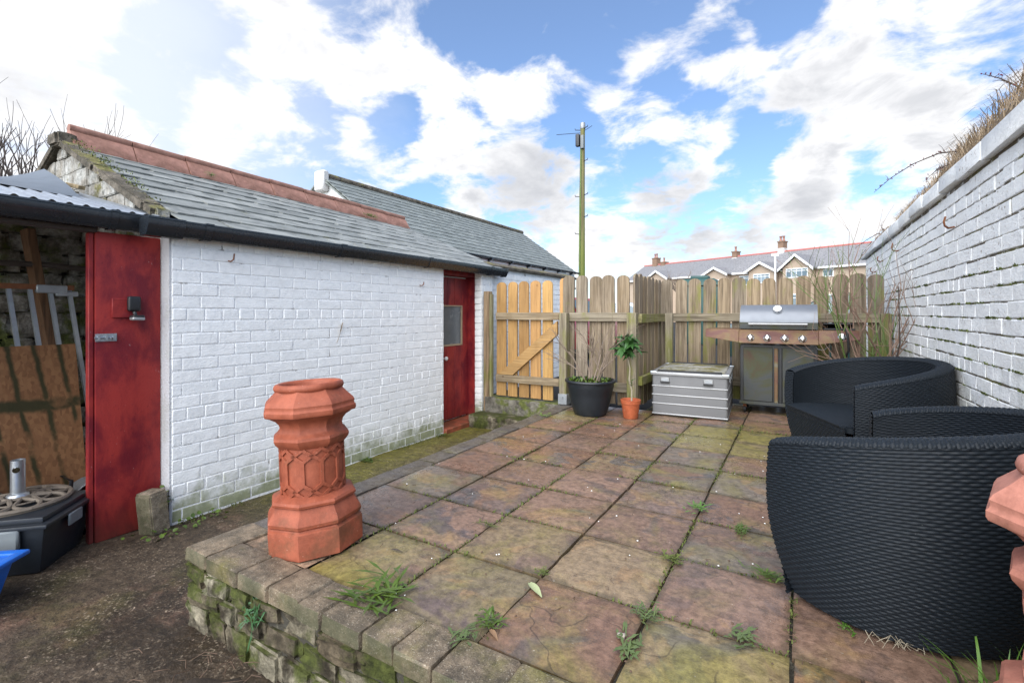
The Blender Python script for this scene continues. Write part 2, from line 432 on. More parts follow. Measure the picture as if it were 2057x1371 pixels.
# --- yard concrete
def wnz(t, P, s): return nd(t, 'ShaderNodeTexNoise', {'Vector': P, 'Scale': float(s)}).outputs[1]
def yard():
    m, t, b = new('yard_concrete', .7, 0, .4)
    P = pos(t)
    big = noise(t, P, 1.5, 7, .62, .3)
    c = mix(t, sm(t, big, .38, .62), (.034, .023, .014), (.078, .056, .037))
    red = sm(t, noise(t, vadd(t, P, (4, 1, 0)), 1.15, 5, .6, .4), .54, .66)
    c = mix(t, ma(t, 'MULTIPLY', red, .8), c, (.16, .092, .066))
    mo = sm(t, noise(t, vadd(t, P, (1, 9, 0)), 1.8, 7, .66), .54, .68)
    c = mix(t, ma(t, 'MULTIPLY', mo, .4), c, (.075, .075, .02))
    # algae band along the foot of the shed
    wall = sm(t, ma(t, 'ADD', sepz(t, P, 0), ma(t, 'MULTIPLY', noise(t, P, 5, 6, .6), .7)), -2.35, -3.1)
    deep = sm(t, sepz(t, P, 1), 1.6, 2.8)
    c = mix(t, ma(t, 'MULTIPLY', ma(t, 'MULTIPLY', wall, deep), .85), c, mix(t, noise(t, P, 12, 4), (.085, .08, .012), (.26, .24, .035)))
    sp = noise(t, P, 48, 6, .75)
    c = mix(t, ma(t, 'MULTIPLY', sm(t, sp, .58, .66), .75), c, (.20, .155, .11))
    c = mix(t, ma(t, 'MULTIPLY', sm(t, sp, .42, .34), .75), c, (.022, .016, .010))
    fl = noise(t, P, 13, 6, .68, .5)
    c = mix(t, ma(t, 'MULTIPLY', sm(t, fl, .655, .69), .85), c, (.42, .33, .26))
    ag = nd(t, 'ShaderNodeTexVoronoi', {'Vector': vadd(t, P, vmul(t, wnz(t, P, 30), (.01, .01, .01))), 'Scale': 135.0})
    av = nd(t, 'ShaderNodeSeparateColor', {0: ag.outputs['Color']}).outputs[0]
    c = mix(t, ma(t, 'MULTIPLY', sm(t, av, .35, .0), .6), c, (.018, .013, .008))
    c = mix(t, ma(t, 'MULTIPLY', ma(t, 'MULTIPLY', sm(t, av, .86, .98), sm(t, noise(t, P, 3.5, 5), .40, .62)), .7), c, (.30, .25, .19))
    gr = noise(t, P, 18, 9, .78)
    c = mix(t, 1.0, c, mix(t, sm(t, gr, .30, .70), (.42, .40, .37), (1.30, 1.27, 1.22)), 'MULTIPLY')
    bb = bump(t, ag.outputs['Distance'], -.6, .006, bump(t, sp, .7, .008))
    setin(t, b, col=c, nrm=bump(t, noise(t, P, 12, 6), .6, .03, bb), rough=ma(t, 'MULTIPLY_ADD', big, .7, .28, clamp=True))
    MAT['yard_concrete'] = m
yard()
simple('lane_asphalt', (.045, .045, .045), .95, 0, .3, 3, .4, .05)
simple('thatch', (.20, .145, .09), .95, 0, .5, 40, .9)
simple('soil', (.030, .020, .013), .9, 0, .5, 30, .9)
# --- timber
def wood(name, rough, algae, grain_axis=2, knots=True, dark=.42):
    m, t, b = new(name, rough, 0, .3)
    O = obr(t, 23); P = pos(t)
    sc = [34, 34, 34]; sc[grain_axis] = 1.6
    g = noise(t, vmul(t, O, tuple(sc)), 1.0, 6, .62, .9)
    base = ocol(t)
    c = mix(t, sm(t, g, .30, .68), mix(t, 1.0, base, (dark, dark * .95, dark * .9), 'MULTIPLY'), base)
    sc2 = [120, 120, 120]; sc2[grain_axis] = 3
    fine = noise(t, vmul(t, O, tuple(sc2)), 1.0, 4)
    c = mix(t, ma(t, 'MULTIPLY', sm(t, fine, .56, .66), .55), c, (.05, .038, .028))
    big = noise(t, vmul(t, O, (2.5, 2.5, 1.2)), 2.4, 5)
    c = mix(t, ma(t, 'MULTIPLY', sm(t, big, .5, .66), .35), c, mix(t, 1.0, base, (.55, .5, .42), 'MULTIPLY'))
    if knots:
        ks = [1, 1, 1]; ks[grain_axis] = .55
        v = voro(t, vmul(t, O, tuple(ks)), 5.5, 'F1')
        kk = sm(t, v, .075, .03)
        c = mix(t, ma(t, 'MULTIPLY', kk, .85), c, mix(t, 1.0, base, (.25, .17, .12), 'MULTIPLY'))
    if algae:
        a = ma(t, 'MULTIPLY_ADD', oalpha(t), .30, noise(t, vmul(t, P, (3, 3, 1.0)), 2.4, 7, .64))
        a = ma(t, 'SUBTRACT', a, ma(t, 'MULTIPLY', sepz(t, P), .075))
        c = mix(t, ma(t, 'MULTIPLY', sm(t, a, .55, .76), algae), c, mix(t, g, (.095, .105, .018), (.235, .235, .055)))
    setin(t, b, col=c, nrm=bump(t, ma(t, 'ADD', g, ma(t, 'MULTIPLY', fine, .6)), .55, .006))
    MAT[name] = m
wood('fence_wood', .85, .78)
wood('rail_wood', .85, .85, 0)
wood('rail_wood_y', .85, .9, 1)
wood('gate_wood', .62, .22, 2, True, .74)
wood('gate_brace', .62, .0, 0, True, .74)
wood('beam_wood', .8, .0, 2, True, .5)
# --- red painted timber
def red():
    m, t, b = new('red_paint', .42, 0, .25)
    P = pos(t)
    n = noise(t, vmul(t, P, (2.2, 2.2, 1.1)), 2.6, 6, .6, .4)
    c = mix(t, sm(t, n, .36, .64), (.135, .011, .018), (.29, .030, .026))
    bl = noise(t, P, 70, 6, .65)
    c = mix(t, ma(t, 'MULTIPLY', sm(t, bl, .60, .72), .6), c, (.055, .010, .014))
    c = mix(t, ma(t, 'MULTIPLY', ma(t, 'MULTIPLY', sm(t, noise(t, vmul(t, P, (30, 30, 12)), 1.4, 6, .7), .66, .70), sm(t, noise(t, P, 2.2, 3), .44, .6)), .8), c, (.42, .30, .30))
    low = sm(t, ma(t, 'ADD', sepz(t, P), ma(t, 'MULTIPLY', noise(t, P, 9, 6), .25)), .02, -.22)
    c = mix(t, ma(t, 'MULTIPLY', low, .55), c, (.075, .03, .02))
    setin(t, b, col=c, rough=ma(t, 'MULTIPLY_ADD', bl, .5, .22), nrm=bump(t, bl, .35, .004))
    MAT['red_paint'] = m
red()
# --- roofs
def slates(name, a, bb_, lich):
    m, t, b = new(name, .6, 0, .28)
    P = pos(t)
    c = mix(t, rnd(t), a, bb_)
    st = noise(t, vmul(t, P, (3, 1.5, 3)), 3.0, 6, .62)
    c = mix(t, sm(t, st, .4, .68), c, [q * .68 for q in a])
    c = mix(t, ma(t, 'MULTIPLY', sm(t, noise(t, P, 22, 6, .7), .60, .70), lich), c, (.30, .29, .22))
    c = mix(t, ma(t, 'MULTIPLY', sm(t, noise(t, P, 5, 7, .7), .62, .68), lich * .8), c, (.13, .13, .045))
    setin(t, b, col=c, rough=ma(t, 'MULTIPLY_ADD', noise(t, P, 7, 5), .45, .38), nrm=bump(t, noise(t, vmul(t, P, (1, 1, 1)), 40, 6, .65), .4, .006))
    MAT[name] = m
slates('slate_near', (.20, .213, .205), (.29, .30, .285), .55)
slates('slate_far', (.19, .21, .20), (.24, .26, .25), .35)
slates('slate_house', (.20, .20, .21), (.25, .245, .25), .3)
def terracotta(name, a, bcol, dirt, rough=.62):
    m, t, b = new(name, rough, 0, .35)
    P = obc(t)
    c = mix(t, sm(t, noise(t, P, 5, 6, .6), .3, .7), a, bcol)
    d = noise(t, vadd(t, P, (2, 1, 4)), 5.5, 6, .62)
    lowz = sm(t, sepz(t, P), .45, .0)
    c = mix(t, ma(t, 'MULTIPLY', sm(t, ma(t, 'MULTIPLY_ADD', lowz, .14, d), .58, .72), dirt), c, (.075, .045, .022))
    c = mix(t, ma(t, 'MULTIPLY', sm(t, noise(t, P, 120, 3), .70, .74), .5), c, (.62, .45, .38))
    c = mix(t, 1.0, c, mix(t, sm(t, noise(t, P, 14, 9, .76), .30, .68), (.74, .70, .68), (1.12, 1.12, 1.12)), 'MULTIPLY')
    run = noise(t, vmul(t, P, (26, 26, 1.6)), 1.0, 5, .6)
    c = mix(t, ma(t, 'MULTIPLY', sm(t, run, .60, .74), dirt * .5), c, (.10, .055, .035))
    c = mix(t, ma(t, 'MULTIPLY', sm(t, noise(t, vadd(t, P, (8, 3, 1)), 9, 7, .7), .64, .74), .15), c, (.52, .34, .26))
    setin(t, b, col=c, nrm=bump(t, noise(t, P, 130, 5), .25, .003))
    MAT[name] = m
terracotta('terracotta', (.245, .060, .028), (.31, .088, .048), .5)
terracotta('terracotta_pale', (.42, .165, .115), (.50, .215, .155), .25)
terracotta('ridge_clay', (.29, .145, .108), (.37, .20, .155), .25)
terracotta('pot_clay', (.36, .085, .032), (.42, .11, .045), .2)
# --- plastics, metals, glass
simple('gutter_black', (.016, .020, .026), .26, 0, .25, 6, 0, .7)
simple('pvc_dark', (.016, .020, .026), .42, 0, .35, 9, .1)
simple('planter_blue', (.010, .014, .019), .45, 0, .35, 7, .12)
simple('blue_plastic', (.012, .13, .55), .35, 0, .12, 6)
simple('grey_plastic', (.16, .18, .19), .55, 0, .2, 10)
simple('galv', (.42, .45, .48), .38, .85, .22, 16, .08)
simple('galv_dull', (.34, .36, .38), .55, .7, .3, 14, .15)
simple('alu', (.165, .167, .172), .6, .2, .10, 5, .06)
simple('alu_bright', (.34, .345, .35), .4, .5, .06, 5)
simple('chrome', (.72, .72, .72), .12, 1.0, .05, 5)
simple('lead', (.11, .13, .155), .6, .0, .2, 8, .2)
simple('rust', (.20, .075, .03), .85, .1, .45, 30, .5)
simple('cast_iron', (.17, .14, .11), .75, .3, .45, 18, .5)
simple('rubber', (.012, .012, .012), .7, 0, .2, 9)
simple('cable', (.15, .155, .16), .4, .3, .3, 20)
simple('fascia_white', (.76, .77, .78), .5, 0, .05, 6)
simple('upvc', (.80, .80, .80), .35, 0, .04, 4)
simple('beige_render', (.42, .33, .25), .9, 0, .10, 3, .3)
simple('chim_brick', (.22, .14, .095), .9, 0, .35, 3, .4)
simple('stack_render', (.56, .55, .54), .9, 0, .1, 3)
simple('ridge_red', (.42, .13, .11), .7, 0, .15, 6)
simple('bark', (.19, .145, .11), .85, 0, .35, 40, .5)
simple('bark_dark', (.055, .040, .034), .85, 0, .35, 40, .4)
simple('bark_rose', (.22, .14, .10), .7, 0, .5, 25, .3)
simple('bark_green', (.10, .15, .035), .55, 0, .3, 25)
simple('stem_pale', (.30, .26, .19), .8, 0, .3, 40, .4)
simple('dry_grass', (.36, .27, .175), .85, 0, .4, 14)
simple('dry_leaf', (.22, .13, .07), .7, 0, .4, 20)
simple('pale_leaf', (.34, .38, .20), .6, 0, .15, 20)
simple('berry', (.17, .025, .035), .4, 0, .4, 20)
simple('twig', (.09, .055, .035), .85, 0, .5, 30)
simple('pebble', (.34, .29, .25), .7, 0, .4, 30)
simple('pebble_white', (.75, .74, .72), .6, 0, .1, 30)
simple('black_steel', (.020, .021, .023), .4, .2, .3, 10)
simple('white_paint', (.72, .72, .70), .5, 0, .1, 9)
def leafm(name, a, b_, rough=.42, trans=.25):
    m, t, b = new(name, rough, 0, .5)
    O = obr(t, 9)
    c = mix(t, noise(t, O, 17, 3), a, b_)
    c = mix(t, ma(t, 'MULTIPLY', rnd(t), .4), c, [q * .55 for q in a])
    setin(t, b, col=c)
    b.inputs['Subsurface Weight'].default_value = 0.0
    b.inputs['Transmission Weight'].default_value = 0.0
    MAT[name] = m
leafm('laurel', (.018, .065, .012), (.05, .13, .028), .5)
leafm('weed', (.045, .085, .008), (.11, .17, .022))
leafm('weed_grey', (.06, .095, .025), (.12, .16, .055))
leafm('moss', (.05, .07, .012), (.16, .19, .03), .8)
leafm('grass_blade', (.06, .16, .02), (.17, .31, .05))
leafm('fern', (.02, .075, .025), (.05, .13, .035))
# woven resin
m, t, b = new('resin_weave', .5, 0, .2)
P = obc(t)
c = mix(t, noise(t, P, 55, 3), (.006, .009, .012), (.016, .021, .028))
setin(t, b, col=mix(t, ma(t, 'MULTIPLY', sm(t, noise(t, P, 130, 3), .74, .77), .5), c, (.30, .31, .30)), rough=ma(t, 'MULTIPLY_ADD', noise(t, P, 9, 3), .3, .36))
MAT['resin_weave'] = m
# stainless steel gone brown and iridescent
m, t, b = new('bbq_console', .5, .1, .25)
P = pos(t)
n = noise(t, vmul(t, P, (2.0, 1, 3.4)), 1.7, 6, .6, .7)
cr = nd(t, 'ShaderNodeValToRGB', {'Fac': n})
e = cr.color_ramp.elements
e[0].position, e[0].color = .28, (.085, .036, .031, 1)
e[1].position, e[1].color = .74, (.18, .18, .165, 1)
for q, cc in ((.40, (.12, .057, .047, 1)), (.50, (.15, .09, .048, 1)), (.60, (.145, .118, .058, 1))):
    x = e.new(q); x.color = cc
setin(t, b, col=mix(t, ma(t, 'MULTIPLY', sm(t, noise(t, P, 60, 6, .7), .55, .68), .6), cr.outputs[0], (.12, .05, .03)), nrm=bump(t, noise(t, P, 90, 4), .15, .003))
MAT['bbq_console'] = m
m, t, b = new('bbq_door', .5, .1, .2)
P = pos(t)
n = noise(t, vmul(t, P, (1.6, 1, 2.0)), 2.1, 6, .6, .6)
cr = nd(t, 'ShaderNodeValToRGB', {'Fac': n})
e = cr.color_ramp.elements
e[0].position, e[0].color = .30, (.045, .052, .056, 1)
e[1].position, e[1].color = .72, (.07, .035, .026, 1)
for q, cc in ((.46, (.062, .066, .064, 1)), (.58, (.06, .063, .036, 1))):
    x = e.new(q); x.color = cc
setin(t, b, col=mix(t, ma(t, 'MULTIPLY', sm(t, noise(t, P, 50, 6, .7), .58, .70), .5), cr.outputs[0], (.10, .045, .02)))
MAT['bbq_door'] = m
simple('bbq_lid', (.17, .185, .21), .42, .35, .06, 4)
# chip board, algae-streaked
m, t, b = new('strand_board', .8, 0, .2)
P = pos(t)
fl = nd(t, 'ShaderNodeTexVoronoi', {'Vector': vmul(t, P, (30, 60, 34)), 'Scale': 1.0}).outputs['Color']
c = mix(t, nd(t, 'ShaderNodeSeparateColor', {0: fl}).outputs[0], (.135, .062, .028), (.21, .105, .048))
yy = ma(t, 'ADD', sepz(t, P, 1), ma(t, 'MULTIPLY', sepz(t, P), .12))
w1 = ma(t, 'ABSOLUTE', ma(t, 'SINE', ma(t, 'MULTIPLY_ADD', yy, 26.0, ma(t, 'MULTIPLY', noise(t, P, 9, 5), .9))))
w2 = ma(t, 'ABSOLUTE', ma(t, 'SUBTRACT', sepz(t, P), ma(t, 'MULTIPLY_ADD', noise(t, P, 5, 4), .10, .43)))
st = ma(t, 'MAXIMUM', sm(t, w1, .55, .10), sm(t, w2, .05, .02))
st = ma(t, 'MULTIPLY', st, sm(t, noise(t, P, 3.3, 5), .36, .5))
setin(t, b, col=mix(t, ma(t, 'MULTIPLY', st, .9), c, (.018, .024, .010)))
MAT['strand_board'] = m
# glass
m, t, b = new('glass_dark', .12, 0, .6)
P = pos(t)
setin(t, b, col=mix(t, noise(t, P, 4, 5), (.06, .07, .08), (.17, .19, .20)), rough=ma(t, 'MULTIPLY_ADD', noise(t, P, 9, 4), .3, .08))
MAT['glass_dark'] = m
m, t, b = new('glass_house', .06, 0, .8)
setin(t, b, col=mix(t, rnd(t), (.10, .14, .17), (.26, .32, .36)))
MAT['glass_house'] = m
def car_paint(name, col):
    m, t, b = new(name, .3, .1, .5)
    setin(t, b, col=col)
    b.inputs['Coat Weight'].default_value = .6
    MAT[name] = m
car_paint('paint_green', (.012, .045, .045)); car_paint('paint_silver', (.42, .44, .46)); car_paint('paint_red', (.36, .02, .03))
simple('tank_green', (.012, .060, .055), .5, 0, .2, 4)
m, t, b = new('lamp_red', .3); setin(t, b, col=(.5, .02, .04)); MAT['lamp_red'] = m
m, t, b = new('glass_car', .08, 0, .7); setin(t, b, col=(.09, .13, .15)); MAT['glass_car'] = m
# telegraph pole, algae green
m, t, b = new('pole_wood', .85, 0, .2)
P = pos(t)
g = noise(t, vmul(t, P, (16, 16, .6)), 1.2, 6)
c = mix(t, sm(t, g, .35, .6), (.12, .10, .06), (.20, .19, .08))
setin(t, b, col=mix(t, sm(t, noise(t, vmul(t, P, (6, 6, .25)), .9, 4), .4, .58), c, (.15, .185, .04)))
MAT['pole_wood'] = m

# ================================================================== the setting
random.seed(7)
YZ = -0.34          # level of the lower yard; the terrace paving is level 0
xs = [-70, -25, -9] + [-6 + .045 * i for i in range(int(6.2 / .045))] + [1.2, 8, 70]
ys = [-70, -12, -2, -.5] + [.0 + .045 * i for i in range(int(5.3 / .045))] + [5.35]
def yp(i, j):
    x, y = xs[i], ys[j]
    h = .010 * nz(x, y, 0, 1.3) + .006 * nz(x, y, 3, 5) + .003 * nz(x, y, 7, 15)
    return (x, y, YZ + h)
me = grid(yp, len(xs) - 1, len(ys) - 1).mesh('yard', MAT['yard_concrete'], 180, fixn=False)
struct(put('yard', me))
me = MB().add([(-400, 5.33, -.05), (400, 5.33, -.05), (400, 600, -.05), (-400, 600, -.05)], [(0, 1, 2, 3)]).mesh('lane', MAT['lane_asphalt'], fixn=False)
struct(put('lane', me))

# ------------------------------------------------------------------ terrace
TX0, TX1, TY0, TY1 = -2.34, .80, 1.15, 6.32
core = MB().box(TX0, TX1, TY0 - .012, 5.10, YZ - .02, -.024).box(-1.47, TX1, 5.10, TY1, YZ - .02, -.024)
terrace = struct(put('terrace', core.mesh('terrace', MAT['mortar_stone'])))
def slab_mesh(w, d, th, seed, n=7, edge=.004):
    random.seed(seed)
    def top(i, j):
        u, v = i / n, j / n
        x, y = (u - .5) * w, (v - .5) * d
        e = min(u, 1 - u, v, 1 - v)
        z = .0028 * nz(x, y, seed, 9) + .0018 * nz(x, y, seed + 5, 22)
        if e == 0:
            z -= .006
            x += edge * nz(y, x, seed, 14); y += edge * nz(x, y, seed + 2, 14)
        return (x, y, z)
    m = grid(top, n, n)
    N = n + 1
    rim = [i for i in range(n)] + [n + N * j for j in range(n)] + [N * n + i for i in range(n, 0, -1)] + [N * j for j in range(n, 0, -1)]
    b0 = len(m.v)
    m.v += [(m.v[i][0], m.v[i][1], -th) for i in rim]
    L = len(rim)
    m.f += [(rim[k], b0 + k, b0 + (k + 1) % L, rim[(k + 1) % L]) for k in range(L)]
    return m.mesh('paving_slab', MAT['sandstone'], 45)
cx_ = [-2.212, -1.765, -1.325, -.892, -.46, -.022, .405, .80]
ry_ = [1.282, 1.725, 2.170, 2.615, 3.062, 3.505, 3.95, 4.395, 4.84, 5.285, 5.73, 6.2]
# natural colours of the slabs, read along the columns from the front (base colour + algae)
RED, BUF, PNK, GRY, PUR, OLV = (.18, .095, .064), (.225, .17, .10), (.20, .122, .092), (.128, .12, .108), (.125, .09, .085), (.165, .143, .085)
tints = {(0, 1): (PUR, .0), (0, 2): (GRY, .1), (0, 3): (RED, 0), (0, 4): (PNK, 0), (0, 5): (RED, 0), (0, 6): (RED, .05), (0, 7): (BUF, .5),
         (1, 0): (BUF, .50), (1, 1): (PNK, .2), (1, 2): (PUR, 0), (1, 3): (PNK, 0), (1, 4): (RED, 0), (1, 5): (PNK, 0), (1, 6): (RED, 0), (1, 7): (RED, .1),
         (2, 0): (OLV, .30), (2, 1): (BUF, .25), (2, 2): (PNK, .05), (2, 3): (PNK, 0), (2, 4): (BUF, .1), (2, 5): (PNK, .2), (2, 6): (GRY, .1), (2, 7): (PNK, .4),
         (3, 0): (RED, .2), (3, 1): (BUF, .15), (3, 2): (PNK, 0), (3, 3): (PUR, .1), (3, 4): (GRY, .3), (3, 5): (GRY, .1), (3, 6): (BUF, .8), (3, 7): (BUF, .9), (3, 8): (RED, .1),
         (4, 0): (BUF, .55), (4, 1): (PNK, 0), (4, 2): (GRY, .12), (4, 3): (RED, .2), (4, 4): (GRY, .35), (4, 5): (PNK, .1), (4, 6): (BUF, .85), (4, 7): (BUF, .95), (4, 8): (RED, .15)}
variants = {}
rs = random.Random(3)
for ci in range(7):
    for ri in range(11):
        x0, x1, y0, y1 = cx_[ci], cx_[ci + 1], ry_[ri], ry_[ri + 1]
        if (ci, ri) == (0, 0): continue
        if ci >= 5 and ri == 0: continue
        if y1 > 5.35 and x0 < -1.5: continue
        if y0 > 5.0 and x0 < -1.5: continue
        key = (ci, rs.randrange(3))
        if key not in variants:
            variants[key] = slab_mesh(x1 - x0 - .011, .445 - .011, .045, ci * 3 + key[1] + 1)
        base, al = tints.get((ci, ri), (rs.choice([RED, BUF, PNK, GRY, PUR, PNK]), rs.choice([0, .1, .3])))
        j = rs.uniform(1.0, 1.2)
        base = tuple(q * .62 + e_ * .38 for q, e_ in zip(base, (.178, .124, .090)))
        put('paving_slab', variants[key], terrace, ((x0 + x1) / 2 + rs.uniform(-.002, .002), (y0 + y1) / 2 + rs.uniform(-.002, .002), rs.uniform(-.004, .003)),
            (R(rs.uniform(-.35, .35)), R(rs.uniform(-.35, .35)), R(rs.uniform(-.5, .5)) + (math.pi if rs.random() < .5 else 0)), None, (base[0] * j, base[1] * j, base[2] * j, al))
# broken corner pieces at the near right
def flag(poly, col, al, z=0.0):
    c = Vector((sum(q[0] for q in poly) / len(poly), sum(q[1] for q in poly) / len(poly), 0))
    pl = []
    n = len(poly)
    for i in range(n):
        a, b = Vector((*poly[i], 0)), Vector((*poly[(i + 1) % n], 0))
        for k in range(4):
            q = a.lerp(b, k / 4) - c
            q += Vector((nz(q.x, q.y, i, 20), nz(q.y, q.x, i, 20), 0)) * .006
            pl.append(q)
    m = MB().prism([(q.x, q.y, -.045) for q in pl], (0, 0, .045))
    put('paving_slab', m.mesh('paving_slab', MAT['sandstone'], 40, bevel=.003), terrace, (c.x, c.y, z), None, None, (*col, al))
flag([(-.015, 1.285), (.155, 1.285), (.165, 1.47), (.15, 1.72), (-.015, 1.72)], RED, .2)
flag([(.168, 1.285), (.30, 1.285), (.285, 1.50), (.176, 1.52)], BUF, .35, -.003)
flag([(.176, 1.532), (.287, 1.512), (.33, 1.60), (.31, 1.72), (.162, 1.72)], PNK, .05, .001)
flag([(.312, 1.285), (.55, 1.285), (.55, 1.46), (.30, 1.49)], PUR, .1)
flag([(.30, 1.503), (.55, 1.472), (.56, 1.72), (.324, 1.72), (.343, 1.60)], BUF, .2, -.002)
flag([(.562, 1.285), (.795, 1.285), (.795, 1.72), (.572, 1.72)], RED, .3)
# mortar bed under the first chimney pot, slightly sunk
def bed(i, j):
    x, y = -2.20 + .43 * i / 12, 1.286 + .43 * j / 12
    return (x, y, -.006 + .004 * nz(x, y, 0, 12))
put('mortar_bed', grid(bed, 12, 12).mesh('mortar_bed', MAT['coping'], 180, fixn=False), terrace, None, None, None, (.30, .20, .135, .0))
# front coping
cj = [-2.375, -2.20, -1.96, -1.76, -1.574, -1.449, -1.25, -1.105, -.945, -.72, -.52, -.30, -.10, .12, .33, .56, .80]
for i in range(len(cj) - 1):
    w = cj[i + 1] - cj[i] - .006
    d = .168 if i else .30
    m = MB().box(-w / 2, w / 2, -d / 2, d / 2, -.066, 0)
    mm = m.mesh('coping_block', MAT['coping'], 30, bevel=.010, seg=2, jit=.0034)
    y = 1.112 + d / 2 + rs.uniform(-.006, .006)
    g = rs.uniform(.85, 1.15)
    put('coping_block', mm, terrace, ((cj[i] + cj[i + 1]) / 2, y, rs.uniform(-.004, .004) + .004), (R(rs.uniform(-.8, .8)), R(rs.uniform(-.6, .6)), R(rs.uniform(-.8, .8))), None,
        (.19 * g, .150 * g, .105 * g, [.1, .05, .0, .0, .0, .1, .3, .25, .35, .6, .7][min(i, 10)]))
# edging along the shed side, darker
y = 1.42
k = 0
while y < 5.10:
    L = rs.uniform(.19, .30)
    L = min(L, 5.12 - y)
    m = MB().box(-.079, .079, -L / 2 + .003, L / 2 - .003, -.065, 0)
    g = rs.uniform(.8, 1.2)
    put('edging_block', m.mesh('edging_block', MAT['coping'], 30, bevel=.006, seg=2, jit=.002), terrace, (-2.297 + rs.uniform(-.006, .006), y + L / 2, rs.uniform(-.006, .004)), (R(rs.uniform(-1, 1)), R(rs.uniform(-1, 1)), R(rs.uniform(-1.2, 1.2))), None,
        (.105 * g, .095 * g, .09 * g, rs.choice([0, 0, .1, .2])))
    y += L; k += 1
# rubble face under the coping
z = YZ - .02
row = 0
for hgt in (.13, .085, .085):
    x = -2.36 + (0 if row % 2 else -.03)
    while x < -.35:
        w = rs.uniform(.10, .30)
        st_ = rough_block(w * 1.06, .13, hgt * rs.uniform(.95, 1.15), 4, .12, row * 17 + x)
        st_.materials.append(MAT['stone_mossy']); st_.shade_smooth(); st_.set_sharp_from_angle(angle=R(30))
        put('wall_stone', st_, terrace, (x + w / 2, 1.18 + rs.uniform(-.012, .014), z + hgt / 2), (R(rs.uniform(-4, 4)), R(rs.uniform(-5, 5)), R(rs.uniform(-4, 4))))
        x += w
    z += hgt; row += 1
for yy in (1.3, 1.55, 1.8, 2.05, 2.3):
    for zz in (-.27, -.13):
        st_ = rough_block(.12, .25, .15, 3, .12, yy * 7 + zz)
        st_.materials.append(MAT['stone_mossy']); st_.shade_smooth(); st_.set_sharp_from_angle(angle=R(30))
        put('wall_stone', st_, terrace, (-2.32, yy + (0.06 if zz > -.2 else 0), zz), (R(rs.uniform(-4, 4)), R(rs.uniform(-4, 4)), 0))
# threshold under the gate, and the lower mossy step
st_ = grid(lambda i, j: (0, 0, 0), 1, 1)
b1 = MB().box(-3.46, -2.385, 5.13, 5.42, YZ - .03, -.012)
struct(put('gate_threshold', b1.mesh('gate_threshold', MAT['concrete_old'], 30, bevel=.012, seg=2, jit=.004)))
b1 = MB().box(-3.52, -2.72, 4.86, 5.126, YZ - .03, -.195)
struct(put('step', b1.mesh('step', MAT['stone_mossy'], 30, bevel=.02, seg=2, jit=.005)))

# ------------------------------------------------------------------ white brick shed
shed = thing('brick_shed', 'white painted brick shed with slate roof, clay ridge tiles and a red door', 'shed', (-5.3, 3.5, YZ))
FX = -3.548                        # brick face towards the yard
RX, EX = -5.30, -3.50
def ridge_z(y): return 2.50 - .022 * (y - 1.6)
EZ = 1.645
def gable_poly(y, front, drop=.16):
    return [(front, y, YZ - .05), (front, y, EZ - .06), (RX, y, ridge_z(y) - drop), (-7.1, y, EZ - .05), (-7.1, y, YZ - .05)]
m = MB()
m.prism(gable_poly(1.585, FX - .0030), (0, 2.825, 0))
m.prism(gable_poly(4.41, -3.80), (0, .79, 0))
m.prism(gable_poly(5.20, FX - .0030), (0, .25, 0))
wall = put('wall', m.mesh('wall', MAT['mortar_shed']), shed, world=True)
def brick_mesh(L, H, D, n, mat, bev=.007, jit=.0016):
    out = []
    for k in range(n):
        random.seed(k * 5 + int(L * 1000))
        out.append(MB().box(-D / 2, D / 2, -L / 2, L / 2, -H / 2, H / 2).mesh('brick', mat, 25, bevel=bev, jit=jit))
    return out
CH = .0835
def lay(y0, y1, course, off, header):
    """split one course into bricks: list of (y centre, length)"""
    L = .118 if header else .237
    out = []
    y = y0 - off
    while y < y1 - .02:
        a, b = max(y, y0), min(y + L, y1)
        if b - a > .035:
            out.append(((a + b) / 2, b - a))
        y += L
    return out
bs = {'s': brick_mesh(.229, .0765, .05, 5, MAT['paint_shed'], .0035, .0012), 'h': brick_mesh(.110, .0765, .05, 3, MAT['paint_shed'], .0045, .0017)}
count = 0
for c_ in range(23):
    zc = YZ + .01 + CH * (c_ + .5)
    if zc > 1.56: break
    header = c_ in (2, 8, 16, 22)
    for a, b in ((1.585, 4.41), (5.20, 5.45)):
        for yc, L in lay(a, b, c_, (.06 if c_ % 2 else .178) if not header else .03, header):
            me = rs.choice(bs['h' if L < .16 else 's']); ref = .118 if L < .16 else .237
            put('brick', me, wall, (FX - .025 + rs.uniform(-.0012, .0012), yc + rs.uniform(-.002, .002), zc + rs.uniform(-.0015, .0015)),
                (R(rs.uniform(-.35, .35)), R(rs.uniform(-.2, .2)), R(rs.uniform(-.15, .15))), (1, L / ref, 1))
            count += 1
# return at the near end and reveal bricks beside the door
m = MB().box(-3.662, FX - .006, 1.572, 1.586, YZ - .02, 1.56)
put('render_strip', m.mesh('render_strip', MAT['render_shaded']), shed, world=True)
m = MB()
for c_ in range(23):
    zc = YZ + .01 + CH * (c_ + .5)
    if zc < 1.56:
        m.box(-3.655, FX - .006, 5.186 + rs.uniform(-.002, .002), 5.21, zc - .037, zc + .037)
put('reveal_bricks', m.mesh('reveal_bricks', MAT['paint_shed'], 40, bevel=.005), shed, world=True)
